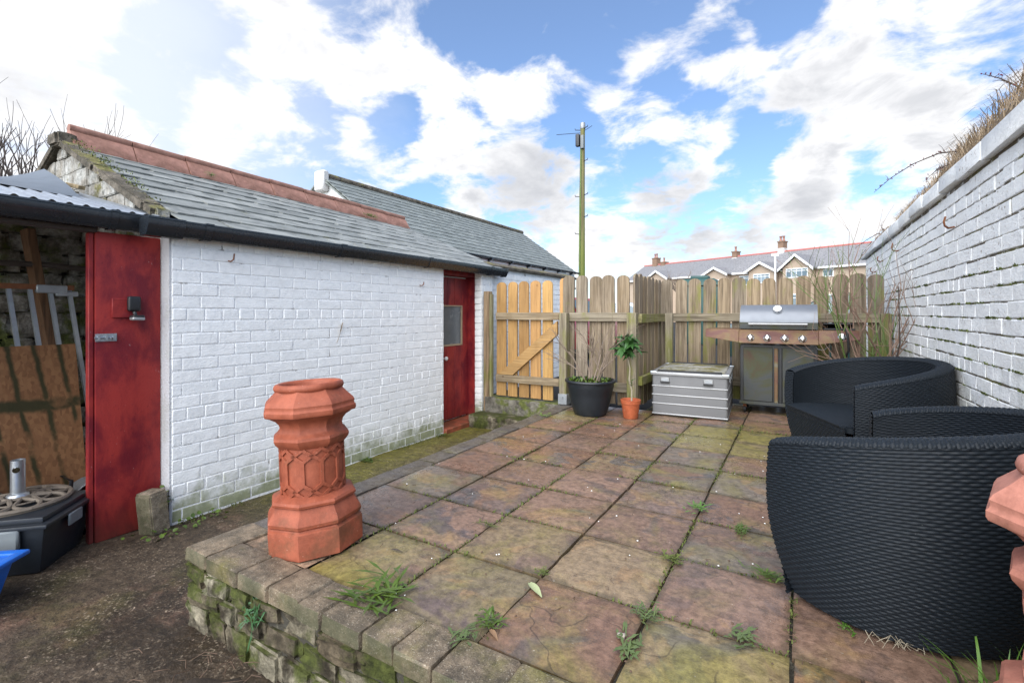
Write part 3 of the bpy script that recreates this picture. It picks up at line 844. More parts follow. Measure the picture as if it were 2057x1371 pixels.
# rusty hooks, vine scar and plant left on the wall
for (y, zz, L) in ((1.95, 1.435, .05), (4.0, 1.36, .035)):
    mh = MB().tube([(FX, y, zz), (FX + .03, y, zz - .006), (FX + .045, y + .012, zz + .008), (FX + .04, y + .02, zz + L)], .005, 6)
    put('hook', mh.mesh('hook', MAT['rust'], 60), shed, world=True)
mh = MB().tube([(FX - .002, 2.90, .78), (FX + .012, 2.93, .88), (FX + .018, 2.945, .955)], [.0015, .0015, .001], 5)
for k in range(14):
    a = k / 14
    mh.add([(FX + .013 + .006 * a, 2.928 + .02 * a, .88 + .08 * a), (FX + .028, 2.925 + .02 * a + (.01 if k % 2 else -.01), .905 + .08 * a), (FX + .016, 2.932 + .02 * a, .895 + .08 * a)], [(0, 1, 2)])
put('dry_stalk', mh.mesh('dry_stalk', MAT['dry_grass'], fixn=False), shed, world=True)
# door
dx = -3.757
door = put('door', None, shed)
m = MB()
for k in range(5):
    a, b = 4.45 + .148 * k, 4.45 + .148 * (k + 1) - .004
    if k in (1, 2, 3):
        m.box(dx - .03, dx, a, b, -.27, .655).box(dx - .03, dx, a, b, 1.15, 1.50)
    else:
        m.box(dx - .03, dx, a, b, -.27, 1.50)
bpy.data.objects.remove(door)
door = put('door', m.mesh('door', MAT['red_paint'], 40, bevel=.002), shed, world=True)
door['label'] = 'peeling red plank door with a small window'
m = MB().box(dx - .018, dx - .010, 4.59, 5.05, .65, 1.155)
put('pane', m.mesh('pane', MAT['glass_dark']), door, world=True)
m = MB().box(dx - .01, dx + .008, 4.597, 5.045, .645, .665).box(dx - .01, dx + .008, 4.597, 5.045, 1.14, 1.155).box(dx - .01, dx + .008, 5.03, 5.045, .666, 1.139)
put('glazing_bead', m.mesh('glazing_bead', MAT['dry_grass']), door, world=True)
m = MB().lathe([(.010, 0), (.010, .03), (.02, .035), (.027, .048), (.024, .06), (.012, .066)], 14).xf(Matrix.Translation((dx, 4.66, .50)) @ Matrix.Rotation(R(90), 4, 'Y'))
put('knob', m.mesh('knob', MAT['white_paint'], 60), door, world=True)
m = MB().box(dx - .05, -3.656, 5.10 + .088, 5.1995, -.30, 1.52).box(dx - .05, -3.656, 4.411, 4.447, -.30, 1.52).box(dx - .05, -3.656, 4.411, 5.1995, 1.5205, 1.575)
put('door_frame', m.mesh('door_frame', MAT['red_paint'], 40, bevel=.003), shed, world=True)
m = MB().box(dx - .05, FX + .04, 4.415, 5.195, YZ - .02, -.292)
put('sill', m.mesh('sill', MAT['terracotta'], 40, bevel=.006), shed, world=True)
# roof: deck, slates, ridge, verge
deck = MB()
for y0, y1 in ((1.60, 5.63),):
    deck.add([(EX, y0, EZ - .035), (RX, y0, ridge_z(y0) - .035), (-7.15, y0, EZ - .05), (EX, y1, EZ - .035), (RX, y1, ridge_z(y1) - .035), (-7.15, y1, EZ - .05),
              (EX, y0, EZ - .06), (RX, y0, ridge_z(y0) - .06), (-7.15, y0, EZ - .075), (EX, y1, EZ - .06), (RX, y1, ridge_z(y1) - .06), (-7.15, y1, EZ - .075)],
             [(0, 3, 4, 1), (1, 4, 5, 2), (6, 7, 10, 9), (7, 8, 11, 10), (0, 1, 7, 6), (1, 2, 8, 7), (3, 9, 10, 4), (4, 10, 11, 5), (0, 6, 9, 3), (2, 5, 11, 8)])
roof = put('roof', deck.mesh('roof', MAT['slate_near']), shed, world=True)
def slate_mesh(L, w, th, seed, mat):
    random.seed(seed)
    n = 4
    bot = [(-w / 2 + w * k / n, -L / 2 + random.uniform(-.004, .004), 0) for k in range(n + 1)]
    if seed % 3 == 0: bot[0] = (bot[0][0] + .015, bot[0][1] + .012, 0)
    if seed % 4 == 1: bot[-1] = (bot[-1][0] - .02, bot[-1][1] + .014, 0)
    pl = bot + [(w / 2, L / 2, 0), (-w / 2, L / 2, 0)]
    return MB().prism(pl, (0, 0, th)).mesh('slate', mat)
def lay_slates(parent, eave, ridge, y0, y1, expo, width, th, mat, seed, loose=.3, zfun=None):
    """eave/ridge: (x, z); courses run along +Y, slates climb towards the ridge"""
    rr = random.Random(seed)
    e, r_ = Vector((eave[0], 0, eave[1])), Vector((ridge[0], 0, ridge[1]))
    up = (r_ - e); Ls = up.length; up.normalize()
    yv = Vector((0, 1, 0)); nn = up.cross(yv)
    if nn.z < 0: nn = -nn
    n = int(math.ceil(Ls / expo))
    cache = {}
    for i in range(n):
        y = y0 - (width * .5 if i % 2 else 0)
        while y < y1 - .03:
            a, b = max(y, y0), min(y + width * rr.choice([.92, 1, 1, 1.06]), y1)
            L = expo * 1.55
            if i == n - 1: L = min(L, Ls - expo * i + .01)
            w = b - a
            if w > .06:
                key = (round(w, 2), round(L, 2), rr.randrange(3))
                if key not in cache:
                    cache[key] = slate_mesh(L, round(w, 2) - .004, th, len(cache) + seed, mat)
                s = expo * i + L / 2 - .03
                yc = (a + b) / 2
                t = s / Ls
                lift = th * 1.6
                dz_ = (zfun(yc) * t) if zfun else 0
                c = e + up * s + yv * yc + nn * lift + Vector((0, 0, dz_))
                tl = math.atan2(th * 1.9, expo * 1.5)
                u2 = (up * math.cos(tl) - nn * math.sin(tl)).normalized(); n2 = (nn * math.cos(tl) + up * math.sin(tl)).normalized()
                x2 = u2.cross(n2)
                mt = Matrix((x2, u2, n2)).transposed().to_4x4()
                mt = Matrix.Translation(c) @ mt @ Matrix.Rotation(R(rr.gauss(0, loose)), 4, 'Z') @ Matrix.Rotation(R(rr.gauss(0, loose * .6)), 4, 'X')
                o = put('slate', cache[key], parent, world=True)
                o.matrix_basis = mt
            y = y + width * rr.choice([.92, 1, 1, 1.06]) if False else b
lay_slates(roof, (EX + .03, EZ - .02), (RX, 2.50 - .035), 1.62, 5.64, .232, .315, .011, MAT['slate_near'], 5, .45, lambda y: -.022 * (y - 1.6))
# ridge tiles
pr_ = []
ang = R(47)
leg = .205
pts = [(leg * math.cos(ang), -leg * math.sin(ang)), (.045, -.012)]
arc = [(.036 * math.cos(a), .018 + .036 * math.sin(a)) for a in [R(q) for q in range(-40, 221, 26)]]
prof = [pts[0], pts[1]] + arc + [(-pts[1][0], pts[1][1]), (-pts[0][0], pts[0][1]), (-pts[0][0], pts[0][1] - .016), (-.0, -.032), (pts[0][0], pts[0][1] - .016)]
TL = .446
for k in range(9):
    y0 = 1.585 + k * (TL + .001)
    m = MB().prism([(q[0], 0, q[1]) for q in prof], (0, TL - .008, 0))
    if k == 0:
        rme = m.mesh('ridge_tile', MAT['ridge_clay'], 40)
    g = rs.uniform(.9, 1.1)
    put('ridge_tile', rme, roof, (RX, y0, ridge_z(y0) + .102 + rs.uniform(-.004, .005)), (R(-1.26 + rs.uniform(-.4, .4)), R(rs.uniform(-.8, .8)), R(rs.uniform(-.3, .3))))
# verge stones on the near gable
for side in (1, -1):
    ex = EX if side == 1 else -7.1
    a = Vector((RX - side * .02, 1.575, ridge_z(1.6) - .0)); b = Vector((ex, 1.575, EZ + .0))
    d = b - a
    cuts = [0, .45, .90] if side == 1 else [0, .5, .98]
    for i in range(len(cuts) - 1):
        p0, p1 = a + d * cuts[i], a + d * (cuts[i + 1] - .006)
        L = (p1 - p0).length
        st_ = rough_block(L * 1.03, .13, .06, 5, .03, i * 5 + side * 3)
        st_.materials.append(MAT['verge_stone']); st_.shade_smooth(); st_.set_sharp_from_angle(angle=R(30))
        put('verge_stone', st_, roof, (p0 + p1) / 2 + Vector((0, -.01, .0)), (0, math.atan2(-d.z, d.x) if side == 1 else math.atan2(-d.z, d.x), 0))
st_ = rough_block(.20, .15, .11, 4, .06, 77); st_.materials.append(MAT['verge_stone']); st_.shade_smooth(); st_.set_sharp_from_angle(angle=R(30))
put('verge_stone', st_, roof, (RX - .0, 1.55, ridge_z(1.6) - .005))
# stones of the gable above the lean-to roof
z = 1.60
row = 0
while z < 2.44:
    hgt = rs.uniform(.12, .17)
    half = (2.50 - z - hgt * .75) / (2.50 - EZ) * 1.80
    x = RX - half
    while x < RX + half - .04:
        w = min(rs.uniform(.16, .34), RX + half - x)
        if w > .05:
            st_ = rough_block(w * 1.0, .08, hgt * .99, 3, .03, row * 13 + x, .05)
            st_.materials.append(MAT['stone_gable']); st_.shade_smooth(); st_.set_sharp_from_angle(angle=R(30))
            put('gable_stone', st_, wall, (x + w / 2, 1.585 + rs.uniform(-.006, .006), z + hgt / 2), (R(rs.uniform(-1, 1)), R(rs.uniform(-2, 2)), R(rs.uniform(-1, 1))))
        x += w
    z += hgt; row += 1
# gutter
def gutter_prof(x, z, w=.105, h=.10):
    # ogee gutter, outer face towards +X
    return [(x - w, z), (x - w, z - h * .75), (x - w * .85, z - h), (x - w * .35, z - h), (x - w * .22, z - h * .86), (x - w * .12, z - h * .62), (x - .006, z - h * .52), (x, z - h * .40), (x, z - h * .12), (x + .006, z - h * .10), (x + .006, z),
            (x - .006, z), (x - .008, z - h * .4), (x - w * .3, z - h * .78), (x - w * .8, z - h * .85), (x - w + .006, z - h * .7), (x - w + .006, z)]
GX, GZ = -3.425, 1.655
pf = gutter_prof(GX, GZ)
m = MB().prism([(q[0], 1.60, q[1]) for q in pf], (0, 4.05, -.0))
gut = put('gutter', m.mesh('gutter', MAT['gutter_black'], 40), shed, world=True)
for y in (1.735, 2.86, 4.03, 5.25, 5.60):
    pf2 = gutter_prof(GX + .006, GZ + .005, .117, .112)[:11]
    w_ = .05
    m = MB().prism([(q[0], y, q[1]) for q in pf2], (0, w_, 0))
    put('gutter_clip', m.mesh('gutter_clip', MAT['gutter_black'], 40), gut, world=True)
m = MB().prism([(q[0], 1.40, q[1]) for q in gutter_prof(GX + .004, GZ + .004, .125, .118)[:11]], (0, .21, 0))
put('gutter_corner', m.mesh('gutter_corner', MAT['gutter_black'], 40), gut, world=True)

# ------------------------------------------------------------------ lean-to beside the shed
lean = thing('lean_to', 'open lean-to store with corrugated metal roof and black gutter beside the shed', 'lean-to', (-4.2, .5, YZ))
LG = gutter_prof(-3.545, 1.675, .11, .105)
m = MB().prism([(q[0], -.8, q[1]) for q in LG], (0, 2.24, -.0))
lg = put('gutter', m.mesh('gutter', MAT['gutter_black'], 40), lean, world=True)
for y in (.35, 1.26):
    m = MB().prism([(q[0], y, q[1]) for q in gutter_prof(-3.539, 1.680, .122, .116)[:11]], (0, .035, 0))
    put('gutter_clip', m.mesh('gutter_clip', MAT['gutter_black'], 40), lg, world=True)
def corr(i, j):
    y = -.9 + 2.44 * i / 240; s = j / 2
    x = -3.60 - 1.36 * s
    return (x, y, 1.685 + .33 * s + .012 * math.sin(2 * math.pi * y / .076))
sheet = put('roof_sheet', grid(corr, 240, 2).mesh('roof_sheet', MAT['galv'], 180, fixn=False), lean, world=True)
def flash(i, j):
    y = -.9 + 2.24 * i / 24; s = j / 8
    x = -4.28 - .72 * s
    z = 1.862 + .165 * s + .02 * math.sin(s * 3.0) + .012 * nz(x, y, 2, 3)
    if i > 20:
        c = (i - 20) / 4
        z += .13 * c * c * s; x += .04 * c * c * s
    return (x, y, z)
put('flashing', grid(flash, 24, 8).mesh('flashing', MAT['lead'], 180, fixn=False), lean, world=True)
m = MB().box(-3.72, -3.64, -.8, 1.225, 1.545, 1.572)
put('lintel', m.mesh('lintel', MAT['bark_dark'], 40, bevel=.004), lean, world=True)
m = MB().box(-5.05, -4.93, -.9, 1.58, YZ - .05, 1.98)
lw = put('wall', m.mesh('wall', MAT['mortar_stone']), lean, world=True)
z = YZ
row = 0
while z < 1.93:
    hgt = rs.uniform(.10, .19)
    y = .55 + rs.uniform(-.1, .0)
    while y < 1.56:
        w = min(rs.uniform(.16, .36), 1.585 - y)
        if w > .05:
            st_ = rough_block(.10, w * .99, hgt * .98, 3, .10, row * 11 + y)
            st_.materials.append(MAT['stone_wash']); st_.shade_smooth(); st_.set_sharp_from_angle(angle=R(30))
            put('wall_stone', st_, lw, (-4.91 + rs.uniform(-.015, .015), y + w / 2, z + hgt / 2), (R(rs.uniform(-3, 3)), R(rs.uniform(-3, 3)), R(rs.uniform(-3, 3))))
        y += w
    z += hgt; row += 1
m = MB().box(-3.70, -3.66, 1.22, 1.568, YZ + .005, 1.555)
pan = put('door_panel', m.mesh('door_panel', MAT['red_paint'], 40, bevel=.006, seg=2), lean, world=True)
pan['label'] = 'narrow red painted boarded panel with a bolt'
m = MB().box(-3.715, -3.672, 1.190, 1.217, YZ + .005, 1.545)
put('door_jamb', m.mesh('door_jamb', MAT['red_paint'], 40, bevel=.004), lean, world=True)
m = MB().box(-3.661, -3.646, 1.298, 1.452, 1.030, 1.150)
put('mounting_plate', m.mesh('mounting_plate', MAT['red_paint'], 40, bevel=.003), pan, world=True)
m = MB().box(-3.661, -3.655, 1.218, 1.325, .885, .932).tube([(-3.648, 1.212, .909), (-3.648, 1.318, .909)], .006, 8)
for yy in (1.232, 1.27, 1.308):
    m.box(-3.656, -3.640, yy - .006, yy + .006, .893, .925)
m.tube([(-3.648, 1.29, .909), (-3.628, 1.29, .899)], .004, 6)
put('bolt', m.mesh('bolt', MAT['galv'], 40), pan, world=True)

# ------------------------------------------------------------------ white wall and slate-roofed building beyond the gate
bw = thing('boundary_wall', 'white painted brick wall with mossy coping seen behind the new wooden gate', 'wall', (-3.7, 6.9, -.05))
m = MB().box(-3.80, -3.612, 5.452, 8.32, -.1, 1.67)
w2 = put('wall', m.mesh('wall', MAT['mortar_shed']), bw, world=True)
m = MB()
for c_ in range(20):
    zc = -.05 + CH * (c_ + .5)
    for yc, L in lay(5.455, 8.32, c_, .06 if c_ % 2 else .178, c_ in (4, 10, 16)):
        m.box(-3.64, -3.60 + rs.uniform(-.002, .002), yc - L / 2 + .005, yc + L / 2 - .005, zc - .037, zc + .037)
o = put('brickwork', m.mesh('brickwork', MAT['paint_shed']), bw, world=True); o['kind'] = 'stuff'
for k in range(6):
    y0 = 5.46 + k * .48
    m = MB().add([(-3.86, y0, 1.67), (-3.55, y0, 1.67), (-3.55, y0, 1.71), (-3.70, y0, 1.775), (-3.86, y0, 1.71)], [])
    m = MB().prism([(-3.86, y0, 1.672), (-3.555, y0, 1.672), (-3.55, y0, 1.705), (-3.70, y0, 1.765), (-3.86, y0, 1.705)], (0, .473, 0))
    put('coping_stone', m.mesh('coping_stone', MAT['verge_stone'], 40), bw, world=True)
nb = thing('outbuilding', 'long slate roofed white outbuilding behind the brick shed', 'building', (-9.1, 11.5, -.05))
NE, NR, NEZ, NRZ, NY0, NY1 = -6.86, -9.1, 2.49, 4.10, 7.0, 16.0
m = MB().prism([(NE - .30, NY0 + .12, -.1), (NE - .30, NY0 + .12, NEZ + .10), (NR, NY0 + .12, NRZ - .08), (-11.2, NY0 + .12, NEZ + .1), (-11.2, NY0 + .12, -.1)], (0, NY1 - NY0 - .3, 0))
put('wall', m.mesh('wall', MAT['fascia_white']), nb, world=True)
m = MB().prism([(NE, NY0, NEZ - .03), (NR, NY0, NRZ - .03), (-11.35, NY0, NEZ - .03), (-11.35, NY0, NEZ - .06), (NR, NY0, NRZ - .07), (NE, NY0, NEZ - .06)], (0, NY1 - NY0, 0))
nroof = put('roof', m.mesh('roof', MAT['slate_far']), nb, world=True)
lay_slates(nroof, (NE + .03, NEZ - .02), (NR, NRZ - .02), NY0, NY1, .206, .45, .010, MAT['slate_far'], 40, .12)
m = MB().tube([(NR, NY0 - .03, NRZ + .01), (NR, NY1 + .02, NRZ + .01)], .085, 8)
put('ridge', m.mesh('ridge', MAT['verge_stone'], 60), nroof, world=True)
m = MB().box(NR - .16, NR + .16, NY0 - .05, NY0 + .12, NRZ - .35, NRZ + .10)
put('ridge_block', m.mesh('ridge_block', MAT['stack_render'], 40, bevel=.03), nroof, world=True)
m = MB().box(NE - .30, NE - .02, NY0 + .05, NY1 - .08, NEZ - .26, NEZ - .065)
put('fascia', m.mesh('fascia', MAT['fascia_white']), nb, world=True)
for k in range(8):
    y = 8.3 + k * 1.03
    m = MB().bar((NE - .02, y, NEZ - .09), (NE + .12, y, NEZ - .03), .05, .07)
    put('eaves_bracket', m.mesh('eaves_bracket', MAT['gutter_black']), nb, world=True)
m = MB().prism([(q[0], NY0, q[1]) for q in gutter_prof(NE + .12, NEZ - .0, .1, .05)], (0, NY1 - NY0 + .1, 0))
put('gutter', m.mesh('gutter', MAT['gutter_black'], 40), nb, world=True)

# ------------------------------------------------------------------ tall white wall on the right
WX = .825
rw = thing('garden_wall', 'tall white painted brick garden wall with dark mossy joints on the right', 'wall', (1.0, 4.5, 0))
m = MB().box(WX + .0048, 1.16, .9, 8.6, -.05, 1.835)
wall3 = put('wall', m.mesh('wall', MAT['mortar_wall']), rw, world=True)
RCH = .0783
b3 = {'s': brick_mesh(.233, .0715, .07, 6, MAT['paint_wall'], .004, .0024), 'h': brick_mesh(.114, .0715, .07, 3, MAT['paint_wall'], .004, .0024)}
items = []
for c_ in range(23):
    zc = .015 + RCH * (c_ + .5)
    if zc > 1.82: break
    for yc, L in lay(1.9, 8.55, c_, rs.uniform(0, .2), c_ % 6 == 3):
        items.append((yc, zc, L))
def vis(it):
    yc, zc, L = it
    v = (it[0] - 2.75)
    return v if (v > 0 and zc > .25) else 50 + abs(v)
items.sort(key=vis)
rest = MB()
for i, (yc, zc, L) in enumerate(items):
    px_ = rs.uniform(-.002, .003)
    if i < 300:
        me = rs.choice(b3['h' if L < .16 else 's']); ref = .118 if L < .16 else .237
        put('brick', me, wall3, (WX + .035 + px_, yc + rs.uniform(-.003, .003), zc + rs.uniform(-.003, .003)), (R(rs.uniform(-.6, .6)), R(rs.uniform(-.6, .6)), R(rs.uniform(-.4, .4))), (1, L / ref, 1))
    else:
        rest.box(WX + px_, WX + .07, yc - L / 2 + .006, yc + L / 2 - .006, zc - .036, zc + .036)
o = put('brickwork', rest.mesh('brickwork', MAT['paint_wall']), rw, world=True); o['kind'] = 'stuff'
y = 1.2
while y < 8.55:
    L = rs.uniform(.42, .62)
    m = MB().box(-.19, .19, -L / 2 + .003, L / 2 - .003, -.055, .045)
    put('coping_block', m.mesh('coping_block', MAT['paint_wall'], 40, bevel=.01, seg=2, jit=.004), rw, (.978 - 1.0 + rs.uniform(-.006, .006), y + L / 2 - 4.5, 1.893 + rs.uniform(-.006, .006)), (0, R(rs.uniform(-1, 1)), R(rs.uniform(-.6, .6))))
    y += L
for (y, zz, k) in ((3.96, 1.59, .06), (5.9, 1.66, .07), (6.9, 1.65, .05), (7.5, 1.57, .05)):
    m = MB().tube([(WX, y, zz), (WX - .03, y - .01, zz - .006), (WX - .055, y - .05, zz + .004), (WX - .06, y - .055, zz + .03), (WX - .05, y - .04, zz + k)], .006, 6)
    put('rusty_hook', m.mesh('rusty_hook', MAT['rust'], 60), rw, world=True)
print('shed bricks', count, 'wall bricks', len(items))

# ================================================================== fence and gate
random.seed(11)
rf = random.Random(21)
def board_mesh(w, h, th, seed, mat, axis='x'):
    """round-topped board standing on z = 0, face towards -Y"""
    rr = random.Random(seed)
    pts = [(-w / 2, 0), (w / 2, 0)]
    n = 10
    r = w / 2
    for k in range(n + 1):
        a = math.pi * k / n
        pts.append((r * math.cos(a), h - r * .78 + r * .78 * math.sin(a)))
    m = MB().prism([(q[0], 0, q[1]) for q in pts], (0, th, 0))
    me = m.mesh('board', mat, 40)
    return me
BW, BH = .143, 1.44
bm_f = [board_mesh(BW * q, BH, .021, k, MAT['fence_wood']) for k, q in enumerate((1.0, .97, 1.02))]
bm_g = [board_mesh(.138 * q, BH, .021, k, MAT['gate_wood']) for k, q in enumerate((1.0, .96, 1.0))]
def grey():
    g = rf.uniform(.80, 1.15); w = rf.uniform(-.01, .02)
    return ((.28 + w) * g, .226 * g, (.163 - w) * g, rf.choice([0, .15, .35, .5, .3]))
def pine():
    g = rf.uniform(.82, 1.1)
    return (.45 * g, .27 * g * rf.uniform(.92, 1.05), .10 * g, .1)
# gate
gy0 = 5.17
gate = thing('garden_gate', 'new orange pine gate with round-topped pales and a diagonal brace', 'gate', (-2.88, gy0, 0))
for k in range(5):
    x = -.383 + k * .1655
    put('pale', bm_g[k % 3], gate, (x, .045, .012 + rf.uniform(-.004, .004)), (0, R(rf.uniform(-.3, .3)), 0), None, pine())
m = MB().box(-.44, .445, 0, .043, -.045, .045)
grail = m.mesh('rail', MAT['rail_wood'], 40, bevel=.003)
for zz in (1.018, .235):
    put('rail', grail, gate, (0, 0, zz), None, None, (.33, .26, .17, .0))
a, b = Vector((-.34, .022, .285)), Vector((.40, .022, .90))
m = MB().prism([(-.395, 0, .283), (-.19, 0, .283), (.425, 0, .80), (.425, 0, .965)], (0, .040, 0))
put('brace', m.mesh('brace', MAT['gate_brace'], 40, bevel=.003), gate, None, None, None, (.43, .265, .108, .0))
# posts
def post(name, label, x, y, w, d, z0, z1, col, group='timber posts of the fence'):
    t_ = thing(name, label, 'post', (x, y, z0), 0, group)
    m = MB().box(-w / 2, w / 2, -d / 2, d / 2, 0, z1 - z0)
    put('shaft', m.mesh('shaft', MAT['fence_wood'], 40, bevel=.005), t_, None, None, None, col)
    return t_
p1 = post('gate_post', 'short timber gate post beside the red shed door', -3.455, 5.20, .075, .10, -.20, 1.335, (.38, .27, .165, .4))
m = MB().box(.040, .075, -.03, .02, 0, 1.50)
put('stop', m.mesh('stop', MAT['fence_wood'], 40, bevel=.003), p1, None, None, None, (.34, .31, .18, .5))
p2 = post('gate_post', 'timber gate post in a metal shoe left of the big black planter', -2.352, 5.145, .095, .095, .012, 1.06, (.29, .25, .18, .45))
m = MB().box(-.056, .056, -.056, .056, -.012, .11)
put('post_shoe', m.mesh('post_shoe', MAT['galv_dull'], 40, bevel=.004), p2)
m = MB().lathe([(.012, 0), (.012, .01)], 8).xf(Matrix.Translation((0, -.056, .07)) @ Matrix.Rotation(R(90), 4, 'X'))
put('bolt', m.mesh('bolt', MAT['galv'], 40), p2)
p3 = post('fence_post', 'timber corner post where the fence steps back beside the metal crate', -1.525, 5.075, .10, .095, .0, 1.06, (.29, .25, .18, .5))
p4 = post('fence_post', 'timber post inside the corner of the fence behind the metal crate', -1.395, 6.19, .085, .085, .0, 1.055, (.34, .30, .22, .5))
p5 = post('fence_post', 'mossy timber post where the fence meets the white garden wall', .765, 6.20, .09, .09, .0, 1.05, (.24, .22, .14, .6))
# fence front section, behind the planter
fa = thing('picket_fence', 'weathered picket fence section behind the big black planter', 'fence', (-1.95, 5.20, 0), 0, 'weathered picket fence')
xs_ = [-2.33, -2.165, -2.0, -1.835, -1.665]
for k, x in enumerate(xs_):
    put('pale', bm_f[k % 3], fa, (x + 1.95 - .0, .012, .045 + rf.uniform(-.01, .015)), (0, R(rf.uniform(-.5, .5)), 0), None, grey())
o = put('pale', bm_g[1], fa, (-2.405 + 1.95, .02, .03), None, (.6, 1, 1), pine())
m = MB().box(-.35, .365, -.032, .010, -.05, .05)
fr = m.mesh('rail', MAT['rail_wood'], 40, bevel=.004)
for zz in (1.012, .235):
    put('rail', fr, fa, (0, 0, zz), None, None, (.29, .25, .185, .35))
# side section running away
fb = thing('picket_fence', 'weathered picket fence section running away behind the crate, seen edge on', 'fence', (-1.49, 5.66, 0), 0, 'weathered picket fence')
for k in range(7):
    o = put('pale', bm_f[k % 3], fb, (-.012, -.50 + k * .1665, .04 + rf.uniform(-.015, .015)), (0, R(rf.uniform(-.5, .5)), R(90)), None, (*[q * 1.15 for q in grey()[:3]], .35))
m = MB().box(.010, .052, -.54, .56, -.048, .048)
fr2 = m.mesh('rail', MAT['rail_wood_y'], 40, bevel=.004)
for zz in (1.0, .33):
    put('rail', fr2, fb, (0, 0, zz), None, None, (.28, .255, .13, .6))
# back section behind the barbecue
fc = thing('picket_fence', 'weathered picket fence section behind the barbecue, ending at the white wall', 'fence', (-.35, 6.26, 0), 0, 'weathered picket fence')
for k in range(14):
    x = -1.439 + k * .1646
    put('pale', bm_f[k % 3], fc, (x + .35, .012, .03 + rf.uniform(-.012, .014)), (0, R(rf.uniform(-.6, .6)), 0), None, grey())
m = MB().box(-1.06, 1.15, -.032, .010, -.05, .05)
fr3 = m.mesh('rail', MAT['rail_wood'], 40, bevel=.004)
for zz in (1.005, .25):
    put('rail', fr3, fc, (0, 0, zz), None, None, (.28, .24, .175, .4))

# ================================================================== chimney pots
def chimney_pot(name, label, mat, loc, rz, tilt, scale=1.0):
    t_ = thing(name, label, 'chimney pot', loc, 0, 'terracotta chimney pots')
    t_.rotation_euler = (R(tilt[0]), R(tilt[1]), rz)
    t_.scale = (scale,) * 3
    k8 = 1 / math.cos(math.pi / 8)
    oct_ = lambda prof: MB().lathe([(r * k8, z) for r, z in prof], 8, phase=math.pi / 8, cap=(False, False))
    base = [(.19, .0), (.206, .004), (.208, .10), (.206, .112), (.196, .118), (.193, .124), (.203, .132), (.206, .146), (.200, .162), (.186, .182), (.176, .200), (.172, .208), (.183, .214), (.185, .224), (.178, .234), (.150, .247), (.10, .25)]
    b_ = oct_(base)
    put('base', b_.mesh('base', mat, 28, bevel=0), t_)
    sh = MB().lathe([(.141, .238), (.141, .465)], 44, cap=(False, False))
    shaft = put('shaft', sh.mesh('shaft', mat, 60), t_)
    n = 11
    def onc(th, z, r=.146): return (r * math.cos(th), r * math.sin(th), z)
    lines = []
    st = 2 * math.pi / n
    for k in range(n):
        t0 = k * st
        lines.append([(t0, .300), (t0, .400)])
        for s_ in (1, -1):
            lines.append([(t0, .400), (t0 + s_ * st, .456)])
            lines.append([(t0, .300), (t0 + s_ * st, .246)])
    lat = MB()
    for l in lines:
        (ta, za), (tb, zb) = l
        N = 1 if ta == tb else 5
        for q in range(N):
            u0, u1 = q / N, (q + 1) / N
            p0, p1 = onc(ta + (tb - ta) * u0, za + (zb - za) * u0, .1425), onc(ta + (tb - ta) * u1, za + (zb - za) * u1, .1425)
            mid = Vector(((p0[0] + p1[0]) / 2, (p0[1] + p1[1]) / 2, 0)).normalized()
            lat.bar(p0, p1, .014, .013, mid)
    lat.lathe([(.1405, .240), (.149, .241), (.149, .249), (.1405, .252)], 44, cap=(False, False))
    put('lattice', lat.mesh('lattice', mat, 35), shaft)
    neck = [(.12, .455), (.141, .457), (.150, .466), (.163, .482), (.167, .496), (.163, .508), (.150, .518), (.141, .530), (.138, .548), (.143, .566), (.156, .582), (.176, .594), (.181, .598), (.199, .604), (.203, .612), (.203, .626), (.198, .632), (.196, .640), (.198, .650), (.192, .662), (.178, .676), (.162, .692), (.150, .706), (.146, .712)]
    put('neck', oct_(neck).mesh('neck', mat, 28), t_)
    rim = [(.146, .706), (.157, .711), (.161, .722), (.157, .735), (.146, .741), (.133, .738), (.126, .728), (.124, .60), (.122, .25)]
    put('rim', MB().lathe(rim, 40, cap=(False, False)).mesh('rim', mat, 60), t_)
    inner = MB().lathe([(.122, .25), (.0, .249)], 24, cap=(False, False))
    return t_
chimney_pot('chimney_pot', 'red-brown terracotta chimney pot leaning slightly on the corner of the terrace', MAT['terracotta'], (-1.945, 1.475, -.008), R(12), (0, -3.2)).scale = (.96, .96, 1.005)
chimney_pot('chimney_pot', 'paler pink terracotta chimney pot cut off by the right edge', MAT['terracotta_pale'], (.572, 1.468, .0), R(-17), (0, 0))

# ================================================================== wicker sofas
def weave(P, nu, nv, amp, parity=0, su=4, sv=3):
    """woven sheet: P(u, v) -> (point, normal); nu strands crossing, nv rows; every row is a rounded strand passing over and under"""
    vs, fs = [], []
    U = nu * su
    for r in range(nv):
        base = len(vs)
        for j in range(sv + 1):
            f = j / sv
            prof = math.sin(math.pi * f) ** .6 if 0 < f < 1 else 0
            v = (r + f) / nv
            for i in range(U + 1):
                u = i / U
                s = math.cos(math.pi * (u * nu + r + parity))
                s = math.copysign(abs(s) ** .6, s)
                q, n_ = P(u, v)
                h = amp * (.36 * s + .64) * (.08 + .92 * prof)
                vs.append(tuple(Vector(q) + Vector(n_) * h))
        for j in range(sv):
            for i in range(U):
                a = base + j * (U + 1) + i
                fs.append((a, a + 1, a + U + 2, a + U + 1))
    m = MB(); m.v = vs; m.f = fs
    return m
OPEN = R(63.5)                      # half of the opening, seen from the middle of the seat (which faces +x)
RT, RB, TH = .508, .395, .074
def top_h(a):
    """height of the rim: low at the arms, high at the back"""
    t_ = (abs(a) - OPEN) / (math.pi - OPEN)
    return .575 + .125 * (math.sin(t_ * math.pi / 2) ** .8)
def rad(z, h):
    f = max(0, min(1, z / h))
    return RB + (RT - RB) * (1 - (1 - f) ** 2.2) + .022 * math.sin(math.pi * f)
